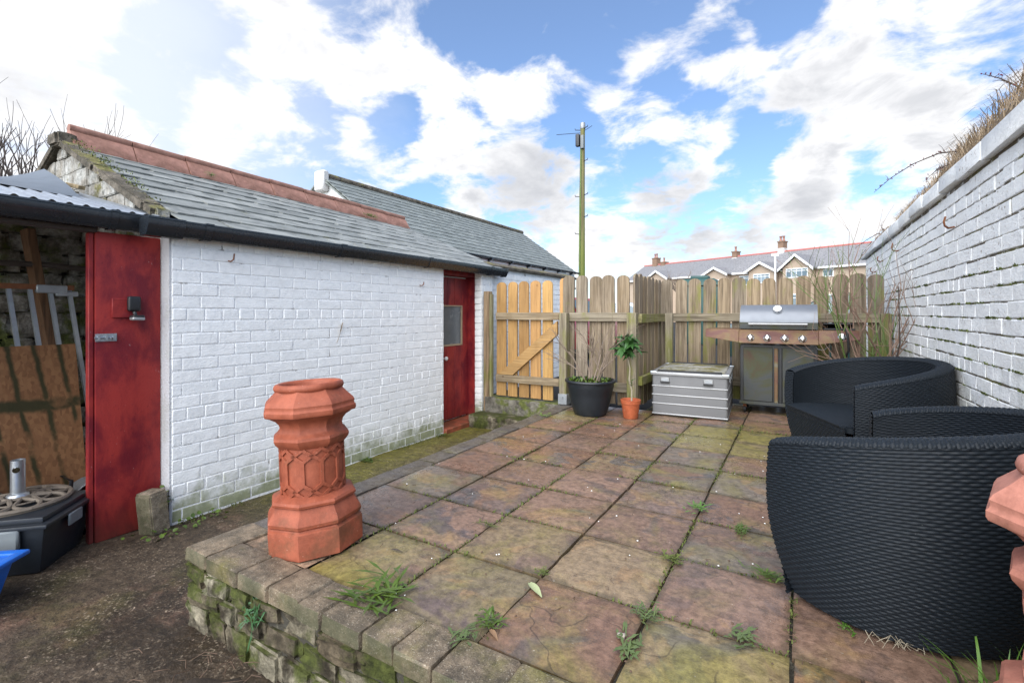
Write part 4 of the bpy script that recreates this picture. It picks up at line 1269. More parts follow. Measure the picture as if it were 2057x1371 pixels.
def shell_pt(u, v, inset):
    a = OPEN + (2 * math.pi - 2 * OPEN) * u
    aa = a if a <= math.pi else 2 * math.pi - a
    h = top_h(aa)
    z = .012 + (h - .012) * v
    r = rad(z, h) - inset
    return Vector((r * math.cos(a), r * math.sin(a), z)), Vector((math.cos(a), math.sin(a), 0))
def make_sofa(name, label, loc, rz):
    t_ = thing(name, label, 'sofa', loc, rz, 'curved black wicker sofas')
    return t_
mt = MAT['resin_weave']
outer = weave(lambda u, v: shell_pt(u, v, .0), 106, 60, .0058).mesh('outer_shell', mt, 180, fixn=False)
def inn(u, v):
    a = OPEN + (2 * math.pi - 2 * OPEN) * u
    aa = a if a <= math.pi else 2 * math.pi - a
    h = top_h(aa)
    z = .33 + (h - .33) * v
    r = rad(z, h) - TH
    return Vector((r * math.cos(a), r * math.sin(a), z)), Vector((-math.cos(a), -math.sin(a), 0))
inner = weave(inn, 92, 38, .0058).mesh('inner_shell', mt, 180, fixn=False)
def rimf(u, v):
    a = OPEN + (2 * math.pi - 2 * OPEN) * v
    aa = a if a <= math.pi else 2 * math.pi - a
    h = top_h(aa)
    r0 = rad(h, h)
    t = u * math.pi
    rr_ = r0 - TH / 2 + (TH / 2 + .004) * math.cos(t)
    z = h + .020 * math.sin(t) - .002
    n_ = Vector((math.cos(a) * math.cos(t), math.sin(a) * math.cos(t), math.sin(t) + .15)).normalized()
    return Vector((rr_ * math.cos(a), rr_ * math.sin(a), z)), n_
rim = weave(rimf, 9, 190, .0035, 0, 3, 3).mesh('rim', mt, 180, fixn=False)
def arm_end(sgn):
    a = sgn * OPEN
    tx, ty = math.sin(abs(a)), -sgn * math.cos(a)      # along the opening
    def f(u, v):
        h = top_h(abs(a))
        z = .012 + (h + .006 - .012) * v
        r = rad(z, h) - TH * u
        n_ = Vector((math.sin(abs(a)), -sgn * math.cos(a), 0))
        return Vector((r * math.cos(a), r * math.sin(a), z)) + n_ * .002, n_
    return weave(f, 5, 44, .006).mesh('arm_end', mt, 180, fixn=False)
ends = [arm_end(1), arm_end(-1)]
# seat: straight ribs front to back inside the shell, and a woven front
SH = .345
xf_ = (RT - TH) * math.cos(OPEN) + .055
def seat_mesh():
    m = MB()
    R0 = .437
    pitch = .0135
    k = -R0
    while k < R0:
        xb = -math.sqrt(max(R0 * R0 - k * k, 0))
        xa = min(xf_ + .012, math.sqrt(max(R0 * R0 - k * k, 0)))
        if xa - xb > .03:
            pts = [(xb, k), (xa, k)]
            n = 4
            prof = [(-.0064, -.004), (-.004, .003), (0, .005), (.004, .003), (.0064, -.004)]
            m.add([(xx, k + p_[0], SH + p_[1] + .006) for xx in (xb, xa) for p_ in prof] , [(i, i + 1, i + 6, i + 5) for i in range(4)] + [(5, 6, 7, 8, 9)])
        k += pitch
    a0 = math.acos(xf_ / R0)
    m.prism([(R0 * math.cos(a0 + (2 * math.pi - 2 * a0) * i / 32), R0 * math.sin(a0 + (2 * math.pi - 2 * a0) * i / 32), SH - .03) for i in range(33)], (0, 0, .031))
    return m.mesh('seat', mt, 60, fixn=False)
seat = seat_mesh()
hw_ = .392
def sf(u, v):
    y = -hw_ + 2 * hw_ * u
    z = .012 + (SH + .004 - .012) * v
    return Vector((xf_ - .055 * (1 - v), y, z)), Vector((1, 0, .15)).normalized()
front = weave(sf, 40, 25, .007).mesh('seat_front', mt, 180, fixn=False)
sofas = []
def sofa(label, loc, rz):
    t_ = make_sofa('wicker_sofa', label, loc, rz)
    put('outer_shell', outer, t_); put('inner_shell', inner, t_); put('rim', rim, t_)
    for e_ in ends: put('arm_end', e_, t_)
    put('seat', seat, t_); put('seat_front', front, t_)
    return t_
sofa('near black wicker tub sofa seen from outside, its curved side filling the lower right', (.305, 2.345, 0), R(154.7))
sofa('far black wicker tub sofa with ribbed seat, standing against the white wall', (.305, 3.975, 0), R(-156)).scale = (1, 1, 1.05)

# ================================================================== aluminium crate
cr_ = thing('metal_crate', 'silver aluminium transport crate with dirty lid beside the barbecue', 'crate', (-.985, 5.56, 0), R(3.5))
CWd, CDp, CHt = .72, .93, .47
m = MB().box(-CWd / 2, CWd / 2, -CDp / 2, CDp / 2, .004, .425)
body = put('body', m.mesh('body', MAT['alu'], 40, bevel=.022, seg=3), cr_)
for zz in (.02, .125, .215, .305):
    m = MB().box(-CWd / 2 - .004, CWd / 2 + .004, -CDp / 2 - .004, CDp / 2 + .004, zz - .008, zz + .008)
    put('rib', m.mesh('rib', MAT['alu_bright'], 60, bevel=.0065, seg=2), body)
m = MB().box(-CWd / 2 - .016, CWd / 2 + .016, -CDp / 2 - .016, CDp / 2 + .016, .418, .452)
m2 = m.mesh('lid', MAT['alu_bright'], 50, bevel=.008, seg=2)
lid = put('lid', m2, cr_)
m = MB().box(-CWd / 2 + .03, CWd / 2 - .03, -CDp / 2 + .03, CDp / 2 - .03, .450, .459)
lp = put('lid_panel', None, None)
bpy.data.objects.remove(lp)
stone('lid_dirt', ((.42, .42, .40), (.42, .42, .40), (.30, .30, .27)), .25, ((.12, .11, .03), (.30, .27, .10)))
put('lid_panel', m.mesh('lid_panel', MAT['lid_dirt'], 40, bevel=.003), lid)
for yy in (-CDp / 2 + .022, CDp / 2 - .022):
    m = MB().box(-CWd / 2 + .05, CWd / 2 - .05, yy - .008, yy + .008, .451, .472)
    put('lid_edge', m.mesh('lid_edge', MAT['black_steel'], 40, bevel=.003), lid)
for sx in (-1, 1):
    for sy in (-1, 1):
        m = MB().box(sx * (CWd / 2 - .05) - .068 * (sx < 0) , sx * (CWd / 2 - .05) + .068 * (sx > 0), sy * (CDp / 2 - .05) - .068 * (sy < 0), sy * (CDp / 2 - .05) + .068 * (sy > 0), .428, .458)
        put('corner', m.mesh('corner', MAT['galv'], 40, bevel=.009, seg=2), lid)
for xx in (-.23, .185):
    m = MB().box(xx - .043, xx + .043, -CDp / 2 - .012, -CDp / 2 + .002, .352, .398)
    hd = put('latch', m.mesh('latch', MAT['alu_bright'], 40, bevel=.004), body)
    m = MB().box(xx - .033, xx + .033, -CDp / 2 - .0125, -CDp / 2 - .010, .360, .388)
    m2 = m.mesh('latch_recess', MAT['galv_dull'])
    put('latch_recess', m2, hd, (0, -.001, 0))
    m = MB().tube([(xx - .045, -CDp / 2 - .012, .348), (xx + .045, -CDp / 2 - .012, .348)], .010, 8)
    put('grip', m.mesh('grip', MAT['black_steel'], 60), hd)
for yy in (-.12, .2):
    m = MB().box(CWd / 2 - .002, CWd / 2 + .012, yy - .05, yy + .05, .335, .40)
    put('latch', m.mesh('latch', MAT['galv'], 40, bevel=.004), body)

# ================================================================== barbecue
bq = thing('barbecue', 'rust-stained steel gas barbecue with domed grey lid and four knobs', 'barbecue', (-.19, 5.86, 0))
def bx(name, x0, x1, y0, y1, z0, z1, mat, parent=bq, bev=.004):
    return put(name, MB().box(x0, x1, y0, y1, z0, z1).mesh(name, MAT[mat], 40, bevel=bev), parent)
cab = bx('cabinet', -.352, .352, -.175, .26, .12, .725, 'black_steel')
d1 = bx('door', -.318, -.045, -.19, -.172, .135, .70, 'bbq_door', cab)
d2 = bx('door', .045, .318, -.19, -.172, .135, .70, 'bbq_door', cab)
d1b = bx('door_strip', -.030, .004, -.193, -.172, .128, .695, 'bbq_console', cab)
d2b = bx('door_strip', .012, .040, -.187, -.172, .128, .695, 'black_steel', cab)
bx('base_tray', -.36, .36, -.195, .27, .095, .128, 'bbq_door')
for sx in (-.31, .31):
    for sy in (-.13, .2):
        m = MB().lathe([(.022, -.012), (.034, -.010), (.034, .010), (.022, .012)], 14).xf(Matrix.Translation((sx, sy, .034)) @ Matrix.Rotation(R(90), 4, 'Y'))
        w_ = put('castor', m.mesh('castor', MAT['rubber'], 40), bq)
        m = MB().box(sx - .016, sx + .016, sy - .012, sy + .012, .05, .10)
        put('fork', m.mesh('fork', MAT['rust']), w_)
# console: sloping face
m = MB().prism([(-.356, -.285, .745), (-.356, -.235, .885), (-.356, -.10, .888), (-.356, -.10, .735)], (.712, 0, 0))
con = put('console', m.mesh('console', MAT['bbq_console'], 40, bevel=.004), bq)
for k in range(4):
    x = -.245 + k * .155
    mtx = Matrix.Translation((x, -.268, .800)) @ Matrix.Rotation(R(90 - 19), 4, 'X')
    m = MB().lathe([(.036, 0), (.036, .005), (.030, .008), (.026, .018), (.022, .030), (.012, .034)], 18).xf(mtx)
    kn = put('knob', m.mesh('knob', MAT['chrome'], 50), con)
    m = MB().box(-.006, .006, -.027, .027, .02, .040).xf(mtx)
    put('knob_grip', m.mesh('knob_grip', MAT['chrome'], 40, bevel=.003), kn)
# side shelves with tapering fronts
def shelf(sx):
    L = .335
    x0 = sx * .357; x1 = sx * (.357 + L)
    m = MB().prism([(x0, -.275, .748), (x0, -.245, .885), (x1, -.215, .885), (x1, -.235, .800)], (0, .03, .002))
    s_ = put('side_shelf', m.mesh('side_shelf', MAT['bbq_console'], 40, bevel=.003), bq)
    m = MB().box(min(x0, x1), max(x0, x1), -.214, .23, .866, .8865)
    put('shelf_top', m.mesh('shelf_top', MAT['bbq_console'], 40, bevel=.004), s_)
    return s_
sl_, sr_ = shelf(-1), shelf(1)
m = MB().lathe([(.036, 0), (.036, .006), (.028, .012), (.010, .014)], 18).xf(Matrix.Translation((.545, -.236, .825)) @ Matrix.Rotation(R(80), 4, 'X'))
put('burner_knob', m.mesh('burner_knob', MAT['chrome'], 50), sr_)
m = MB().box(.40, .66, -.14, .20, .889, .905).prism([(.40, .20, .905), (.40, .17, .905), (.40, -.06, .945), (.40, -.05, .957)], (.26, 0, 0))
put('burner_cover', m.mesh('burner_cover', MAT['black_steel'], 40, bevel=.003), sr_)
# lid: quarter-round hood
pf = [(-.235, .892)]
for k in range(9):
    a = R(8 + 82 * k / 8)
    pf.append((-.02 - .215 * math.cos(a), .95 + .195 * math.sin(a) + .0))
pf += [(.20, 1.145), (.235, 1.10), (.235, .892)]
m = MB().prism([(-.350, q[0], q[1]) for q in pf], (.700, 0, 0))
hood = put('lid', m.mesh('lid', MAT['bbq_lid'], 38), bq)
m = MB().box(-.352, .352, -.2405, -.231, .893, .962)
put('lid_band', m.mesh('lid_band', MAT['bbq_door'], 40, bevel=.003), hood)
m = MB().tube([(-.262, -.282, .945), (.262, -.282, .945)], .012, 10)
for x in (-.245, .245):
    m.tube([(x, -.282, .945), (x, -.238, .925)], .009, 8)
put('handle', m.mesh('handle', MAT['alu_bright'], 50), hood)
gm = Matrix.Translation((0.0, -.192, 1.095)) @ Matrix.Rotation(R(58), 4, 'X')
m = MB().lathe([(.040, -.012), (.040, .010), (.036, .014), (.030, .012), (.0, .012)], 24, cap=(False, False)).xf(gm)
gg = put('gauge', m.mesh('gauge', MAT['chrome'], 40), hood)
m = MB().lathe([(.0295, .0125), (.0, .0135)], 20, cap=(False, False)).xf(gm)
put('gauge_dial', m.mesh('gauge_dial', MAT['white_paint']), gg)
m = MB().tube([(.575, -.20, .91), (.585, -.262, .88), (.59, -.27, .82), (.60, -.25, .70), (.57, -.2, .62), (.52, -.12, .60)], .011, 8)
put('gas_hose', m.mesh('gas_hose', MAT['rubber'], 60), bq)
m = MB().tube([(.33, -.2, .73), (.35, -.21, .70), (.40, -.20, .69), (.44, -.18, .73)], .004, 6)
put('cable', m.mesh('cable', MAT['cable'], 60), bq)

# ================================================================== planters
def leaf_mesh(L, w, curl, mat, n=4, fold=.25):
    m = MB()
    vs = []
    for i in range(n + 1):
        t_ = i / n
        ww = w * math.sin(math.pi * min(1, .10 + .90 * t_) ** .85) * .5
        if i == n: ww = .0008
        z = -curl * L * t_ * t_
        x = L * t_
        vs += [(x, -ww, z + fold * ww), (x, 0, z), (x, ww, z + fold * ww)]
    fs = []
    for i in range(n):
        a = i * 3
        fs += [(a, a + 3, a + 4, a + 1), (a + 1, a + 4, a + 5, a + 2)]
    return m.add(vs, fs).mesh('leaf', mat, 180, fixn=False)
def branch(m, p, d, L, r, depth, rr, spread=32, kids=(2, 3), up=.25, taper=.62, seg=4, wob=.12, out=None):
    pts = [Vector(p)]; rs_ = [r]
    d = Vector(d).normalized()
    for k in range(seg):
        d = (d + Vector((rr.uniform(-wob, wob), rr.uniform(-wob, wob), rr.uniform(-wob, wob) + up * .08))).normalized()
        pts.append(pts[-1] + d * L / seg); rs_.append(r * (1 - (1 - taper) * (k + 1) / seg))
    m.tube(pts, rs_, 5 if r > .004 else 4)
    if out is not None: out.append((pts, d))
    if depth <= 0: return
    for k in range(rr.randint(*kids)):
        i = rr.randint(max(1, seg - 3), seg)
        ax = d.orthogonal().normalized(); ax.rotate(Matrix.Rotation(rr.uniform(0, 6.28), 3, d))
        nd_ = d.copy(); nd_.rotate(Matrix.Rotation(R(rr.uniform(spread * .5, spread * 1.3)), 3, ax))
        branch(m, pts[i], nd_, L * rr.uniform(.55, .85), rs_[i] * .8, depth - 1, rr, spread, kids, up, taper, seg, wob, out)
pl = thing('planter', 'large round dark blue-black plastic planter by the gate', 'planter', (-1.885, 4.775, 0))
prof = [(.150, .0), (.163, .004), (.172, .02), (.195, .09), (.218, .18), (.232, .255), (.236, .262), (.237, .272), (.241, .278), (.247, .335), (.262, .338), (.268, .350), (.262, .362), (.248, .364), (.236, .355), (.228, .325), (0, .322)]
m = MB().lathe(prof, 48, cap=(True, False))
put('tub', m.mesh('tub', MAT['planter_blue'], 40), pl)
m = MB().lathe([(.229, .318), (.15, .332), (0, .338)], 24, cap=(False, False))
put('compost', m.mesh('compost', MAT['soil'], 180), pl)
sh = thing('bare_shrub', 'bare twiggy shrub growing in the big dark planter', 'shrub', (-1.885, 4.775, .33))
rr = random.Random(4)
for k, (dx_, dy_, L, r) in enumerate(((-.38, -.1, .36, .010), (-.16, .06, .30, .012), (.02, -.05, .30, .011), (.22, .05, .30, .010), (.42, -.06, .33, .010), (.30, .12, .26, .008))):
    m = MB()
    branch(m, (.02 * (k - 2.5) + .02, .01 * (k % 3), -.03), (dx_, dy_, 1.0), L * 1.12, r * 1.15, 3, rr, 30, (2, 3), .30, .62, 5, .13)
    put('branch', m.mesh('branch', MAT['bark'], 60, fixn=False), sh)
m = MB()
for k in range(190):
    a, q = rr.uniform(0, 6.28), .215 * math.sqrt(rr.random())
    h = rr.uniform(.02, .055); b_ = rr.uniform(0, 6.28); s_ = rr.uniform(.006, .012)
    c = Vector((q * math.cos(a), q * math.sin(a), .335))
    tip = c + Vector((math.cos(b_) * h * .9, math.sin(b_) * h * .9, h))
    sd_ = Vector((-math.sin(b_), math.cos(b_), 0)) * s_
    mid = c.lerp(tip, .55) + Vector((0, 0, .008))
    m.add([c, mid - sd_, tip, mid + sd_], [(0, 1, 2, 3)])
wd = put('weeds', m.mesh('weeds', MAT['weed'], 180, fixn=False), None, (-1.885, 4.775, 0))
tag(wd, 'short green weeds covering the soil of the big dark planter', 'weeds'); wd['kind'] = 'stuff'
sp = thing('flowerpot', 'small orange plastic flowerpot in front of the fence post', 'flowerpot', (-1.462, 4.80, 0))
m = MB().lathe([(.070, .0), (.073, .004), (.090, .145), (.098, .148), (.101, .185), (.096, .188), (.088, .182), (.084, .160), (0, .158)], 36, cap=(True, False))
put('pot', m.mesh('pot', MAT['pot_clay'], 40), sp)
m = MB().lathe([(.085, .156), (.05, .166), (0, .168)], 18, cap=(False, False))
put('compost', m.mesh('compost', MAT['soil'], 180), sp)
la = thing('evergreen_shrub', 'small evergreen shrub with glossy leaves on a bare stem in the flowerpot', 'shrub', (-1.462, 4.80, .16))
m = MB().tube([(.01, 0, 0), (.012, .004, .12), (-.014, 0, .22), (-.008, .004, .34), (-.03, 0, .46), (-.034, 0, .54)], [.009, .0085, .008, .007, .007, .006], 7)
put('stem', m.mesh('stem', MAT['stem_pale'], 60), la)
lm = [leaf_mesh(.145, .046, c_, MAT['laurel'], 5) for c_ in (.08, .25, .42)]
for k in range(112):
    a = rr.uniform(0, 6.28); el = rr.uniform(-.55, 1.1)
    tuft = k % 6; ta = tuft * 1.05 + .4
    tc = Vector((-.03 + .05 * math.cos(ta), .05 * math.sin(ta), .53 + .035 * (tuft % 3)))
    c = tc + Vector((rr.uniform(-.02, .02), rr.uniform(-.02, .02), rr.uniform(-.04, .04)))
    o = put('leaf', lm[k % 3], la, c, (rr.uniform(-.5, .5), -el, a), (rr.uniform(.7, 1.1),) * 3)
for k in range(5):
    o = put('leaf', lm[1], la, (.004, 0, .16 + .012 * k), (0, -rr.uniform(.2, .9), rr.uniform(0, 6.28)), (.45,) * 3)

# ================================================================== things in and before the lean-to
random.seed(5)
rq = random.Random(9)
pl_ = thing('security_sensor', 'small dark security sensor lamp on the red panel', 'sensor', (-3.646, 1.405, 1.09))
m = MB().box(.0, .035, -.034, .034, -.02, .075)
put('housing', m.mesh('housing', MAT['black_steel'], 50, bevel=.014, seg=3), pl_)
m = MB().tube([(.02, .0, -.02), (.03, .004, -.05)], .012, 8).box(.012, .068, -.024, .040, -.075, -.045)
put('sensor_head', m.mesh('sensor_head', MAT['black_steel'], 40, bevel=.004), pl_)
m = MB().box(.018, .070, -.026, .042, -.078, -.055)
put('lens', m.mesh('lens', MAT['alu_bright'], 40, bevel=.006), pl_)

sb_ = rough_block(.13, .115, .27, 4, .02, 31, .06); sb_.materials.append(MAT['coping']); sb_.shade_smooth(); sb_.set_sharp_from_angle(angle=R(30))
tag(put('concrete_block', sb_, None, (-3.545, 1.475, YZ + .128), (R(3), R(-4), R(14)), None, (.24, .205, .155, .15)), 'rough concrete block standing against the foot of the red panel', 'block')

tote = thing('storage_tote', 'black plastic storage tote with clip-on lid at the mouth of the lean-to', 'storage box', (-3.815, .865, YZ), R(45))
def frus(w0, d0, w1, d1, z0, z1):
    return MB().add([(-w0, -d0, z0), (w0, -d0, z0), (w0, d0, z0), (-w0, d0, z0), (-w1, -d1, z1), (w1, -d1, z1), (w1, d1, z1), (-w1, d1, z1)],
                    [(0, 3, 2, 1), (4, 5, 6, 7), (0, 1, 5, 4), (1, 2, 6, 5), (2, 3, 7, 6), (3, 0, 4, 7)])
put('body', frus(.27, .18, .315, .225, .004, .265).mesh('body', MAT['pvc_dark'], 40, bevel=.018, seg=2), tote)
m = MB().box(-.335, .335, -.245, .245, .262, .285)
m.box(-.30, .30, -.21, .21, .285, .315)
tl = put('lid', m.mesh('lid', MAT['pvc_dark'], 40, bevel=.007, seg=2), tote)
for x in (-.14, .16):
    m = MB().box(x - .055, x + .055, -.252, -.225, .165, .268)
    put('clip', m.mesh('clip', MAT['grey_plastic'], 40, bevel=.008), tl)
m = MB().box(.327, .340, -.06, .06, .20, .268)
put('clip', m.mesh('clip', MAT['grey_plastic'], 40, bevel=.005), tl)
ub = thing('parasol_base', 'ornate rusty cast-iron parasol base with steel tube lying on the black tote', 'parasol base', (-3.835, .925, YZ + .316))
m = MB()
for rr_, w_ in ((.225, .022), (.065, .018), (.14, .010)):
    ring = [(rr_ * math.cos(a * math.pi / 20), rr_ * math.sin(a * math.pi / 20), .014 + .03 * (1 - rr_ / .225)) for a in range(41)]
    m.tube(ring, w_ * .6, 6, False)
for k in range(8):
    a = k * math.pi / 4
    pts = [(r_ * math.cos(a + .35 * math.sin(q * 3)), r_ * math.sin(a + .35 * math.sin(q * 3)), .014 + .03 * (1 - r_ / .225)) for q, r_ in [(i / 6, .06 + .165 * i / 6) for i in range(7)]]
    m.tube(pts, .012, 6)
    pts = [(r_ * math.cos(a - .35 * math.sin(q * 3)), r_ * math.sin(a - .35 * math.sin(q * 3)), .014 + .03 * (1 - r_ / .225)) for q, r_ in [(i / 6, .06 + .165 * i / 6) for i in range(7)]]
    m.tube(pts, .010, 6)
m.lathe([(.232, .0), (.236, .012), (.222, .020), (.21, .010), (.21, .0)], 40, cap=(False, False))
put('base', m.mesh('base', MAT['cast_iron'], 50, fixn=False), ub)
m = MB().lathe([(.032, .03), (.032, .245), (.027, .245), (.027, .05)], 20, cap=(True, False)).lathe([(.05, .03), (.048, .05), (.034, .06)], 20)
tb = put('tube', m.mesh('tube', MAT['galv'], 50), ub)
m = MB().lathe([(.008, 0), (.008, .018), (.016, .02), (.016, .03)], 10).xf(Matrix.Translation((.026, -.02, .20)) @ Matrix.Rotation(R(90), 4, 'Y') )
put('thumb_screw', m.mesh('thumb_screw', MAT['chrome'], 50), tb)
bt = thing('blue_tub', 'bright blue plastic tub poking in at the left edge', 'tub', (-3.36, .56, YZ), R(38))
m = frus(.14, .11, .19, .15, .004, .215)
tbb = put('body', m.mesh('body', MAT['blue_plastic'], 40, bevel=.02, seg=2), bt)
m = MB()
for s_ in (-1, 1):
    m.box(-.225, .225, s_ * .155 - .022, s_ * .155 + .022, .205, .228)
    m.box(s_ * .205 - .024, s_ * .205 + .024, -.176, .176, .2052, .2278)
put('rim', m.mesh('rim', MAT['blue_plastic'], 50, bevel=.009, seg=2), tbb)

ob = thing('strand_board', 'large algae-streaked chipboard sheet leaning inside the lean-to', 'board', (-3.98, .7, YZ))
m = MB().prism([(0, -.7, 0), (.012, -.7, 0), (-.245, -.7, 1.19), (-.257, -.7, 1.185)], (0, 1.30, 0))
me = m.mesh('sheet', MAT['strand_board'])
o = put('sheet', me, ob); 
for v in me.vertices:
    if v.co.z > .5 and v.co.y > 0: v.co.y -= .0
mg = thing('metal_gate', 'rusty steel gate of vertical bars leaning behind the chipboard', 'gate', (-4.32, .85, YZ))
m = MB().bar((-.10, -.6, 1.575), (-.10, .50, 1.575), .03, .035)
put('top_rail', m.mesh('top_rail', MAT['rust'], 40), mg)
for k in range(8):
    y = -.235 + k * .1014
    m = MB().bar((-.10, y, 1.56), (.12, y + .13, .02), .022, .026, (1, 0, 0))
    put('bar', m.mesh('bar', MAT['galv_dull'], 40), mg)
m = MB().bar((.10, -.5, .15), (.10, .46, .15), .03, .03)
put('bottom_rail', m.mesh('bottom_rail', MAT['rust'], 40), mg)
m = MB().box(-.115, -.07, .30, .46, 1.535, 1.59).box(-.11, -.075, .40, .52, 1.515, 1.55)
put('latch', m.mesh('latch', MAT['galv_dull'], 40, bevel=.006), mg)
bm_ = thing('timber_beam', 'dark brown timber beam leaning high on the stone wall inside the lean-to', 'beam', (-4.75, 1.1, YZ))
m = MB().bar((.02, .36, .0), (-.02, .10, 2.0), .05, .14, (1, 0, 0))
put('shaft', m.mesh('shaft', MAT['beam_wood'], 40, bevel=.004), bm_, None, None, None, (.16, .085, .045, 0))
m = MB().tube([(-4.80, .4, 1.42), (-4.70, .9, 1.40), (-4.72, 1.3, 1.41), (-4.80, 1.56, 1.40)], .022, 6)
tag(put('rusty_pipe', m.mesh('rusty_pipe', MAT['bark_dark'], 50)), 'dark horizontal pipe along the stone wall under the lean-to roof', 'pipe')
rl = thing('cable_reel', 'reel of grey cable on the floor behind the red panel', 'cable reel', (-3.98, 1.315, YZ + .17))
m = MB()
for k in range(9):
    x = -.07 + k * .0175
    m.tube([(x, .15 * math.cos(a * math.pi / 12), .15 * math.sin(a * math.pi / 12)) for a in range(25)], .009, 6, False)
put('coil', m.mesh('coil', MAT['cable'], 60, fixn=False), rl)
m = MB().tube([(-.10, -.17, -.16), (-.10, -.14, .19), (.10, -.14, .19), (.10, -.17, -.16)], .011, 6).tube([(-.10, .15, -.16), (.10, .15, -.16)], .010, 6).tube([(-.11, 0, 0), (.11, 0, 0)], .012, 6).tube([(.10, -.17, -.16), (.10, .17, -.16)], .010, 6)
put('frame', m.mesh('frame', MAT['black_steel'], 60), rl)
al = thing('aluminium_channel', 'length of aluminium channel standing behind the tote at the left edge', 'channel', (-3.98, .86, YZ + .0))
m = MB().bar((0, 0, 0), (-.02, -.06, .62), .03, .05, (1, 0, 0))
put('channel', m.mesh('channel', MAT['alu'], 40), al)

# ================================================================== plants
rp = random.Random(31)
# bare tree behind the lean-to
bt_ = thing('bare_tree', 'bare leafless tree standing behind the lean-to roof at the left', 'tree', (-9.2, 2.25, YZ))
m = MB(); branch(m, (0, 0, 0), (.05, .02, 1), 2.0, .06, 0, rp, up=.3)
put('trunk', m.mesh('trunk', MAT['bark_dark'], 60, fixn=False), bt_)
m = MB()
for k in range(16):
    a = k * .7
    branch(m, (.05, .02, 1.6 + .05 * k), (.55 * math.cos(a), .55 * math.sin(a), 1.0), rp.uniform(1.0, 1.35), .020, 3, rp, 26, (2, 3), .5, .6, 5, .10)
put('crown', m.mesh('crown', MAT['bark_dark'], 60, fixn=False), bt_)
# bare tree in front of the far houses
ft = thing('bare_tree', 'small bare tree in front of the distant houses, left of the green tank lid', 'tree', (-10.3, 50.5, -.05))
m = MB(); branch(m, (0, 0, 0), (0, 0, 1), 3.2, .12, 0, rp)
put('trunk', m.mesh('trunk', MAT['bark'], 60, fixn=False), ft)
m = MB()
for k in range(11):
    a = k * .6
    branch(m, (0, 0, 2.4 + .06 * k), (.9 * math.cos(a), .9 * math.sin(a), .8), rp.uniform(1.1, 1.6), .05, 3, rp, 34, (2, 3), .3, .6, 4, .15)
put('crown', m.mesh('crown', MAT['bark'], 60, fixn=False), ft)
# rose in the corner behind the barbecue
ro = thing('rose_bush', 'tangled bare rose bush in the corner between barbecue and white wall', 'shrub', (.62, 5.62, .0))
for k in range(11):
    m = MB(); out = []
    a = k * 2.4
    branch(m, (.06 * math.cos(a), .10 * math.sin(a), 0), (.16 * math.cos(a) - .05, .30 * math.sin(a) - .12, 1.0), rp.uniform(.6, .9), rp.uniform(.009, .015), 3, rp, 30, (2, 3), .35, .65, 6, .12, out)
    put('stem', m.mesh('stem', MAT['bark_rose' if k % 4 else 'bark_green'], 60, fixn=False), ro)
m = MB().tube([(.05, -.15, .45), (.09, -.35, .60), (.11, -.46, .80), (.10, -.50, 1.02), (.10, -.47, 1.28)], [.008, .007, .006, .005, .003], 5)
put('stem', m.mesh('stem', MAT['bark_dark'], 60, fixn=False), ro)
# dry grass and cotoneaster along the top of the white wall
m = MB()
def blade(m, c, d, h, w, bend):
    c = Vector(c); d = Vector(d)
    sd_ = Vector((-d.y, d.x, 0)).normalized() * w
    p1 = c + Vector((0, 0, h * .6)) + d * h * .35 * bend
    p2 = c + Vector((0, 0, h * (1.0 - .55 * bend))) + d * h * .9 * bend
    m.add([c - sd_, c + sd_, p1 + sd_ * .7, p1 - sd_ * .7, p2], [(0, 1, 2, 3), (3, 2, 4)])
for k in range(5200):
    y = rp.uniform(2.3, 8.3)
    dens = .35 + .65 * max(0, nz(y, 0, 0, 1.9) + .35)
    if y > 5.4: dens *= .55
    if rp.random() > dens + (.4 if 3.2 < y < 4.7 else 0): continue
    big = 1.0 + (.5 if 3.0 < y < 4.5 else -.25)
    x = .87 + rp.random() ** .8 * .26
    a = rp.uniform(0, 6.28)
    blade(m, (x, y, 1.945), (math.cos(a), math.sin(a), 0), rp.uniform(.04, .13) * big, rp.uniform(.0010, .0022), rp.uniform(.3, 1.25))
def mound_h(y):
    b = .055 + .035 * nz(y, 0, 0, 1.7) + .02 * nz(y, 3, 0, 5)
    return max(.004, b + .075 * math.exp(-((y - 3.95) / .55) ** 2) + .10 * math.exp(-((y - 3.0) / .4) ** 2) - (.03 if y > 6 else 0))
def mnd(i, j):
    y = 2.2 + 6.2 * i / 200; a = math.pi * j / 8
    h = mound_h(y) * (1 + .25 * nz(y, j, 2, 9))
    return (1.0 - .185 * math.cos(a) * (1 + .1 * nz(y, j, 5, 6)), y, 1.928 + h * math.sin(a) ** .7)
tm = grid(mnd, 200, 8)
th = put('thatch', tm.mesh('thatch', MAT['thatch'], 180, fixn=False)); tag(th, 'mat of dead grass roots along the top of the white wall', 'thatch'); th['kind'] = 'stuff'
for k in range(9000):
    y = rp.uniform(2.3, 8.3); a0 = math.pi * rp.random() ** 1.0
    h = mound_h(y)
    if h < .02: continue
    a = rp.uniform(0, 6.28)
    blade(m, (1.0 - .185 * math.cos(a0), y, 1.936 + h * math.sin(a0) ** .7), (math.cos(a), math.sin(a), 0), rp.uniform(.02, .05) + h * rp.uniform(.2, .9), rp.uniform(.0010, .0020), rp.uniform(.5, 1.6))
g = put('dry_grass', m.mesh('dry_grass', MAT['dry_grass'], 180, fixn=False))
tag(g, 'dry brown grass growing along the top of the white garden wall', 'grass'); g['kind'] = 'stuff'
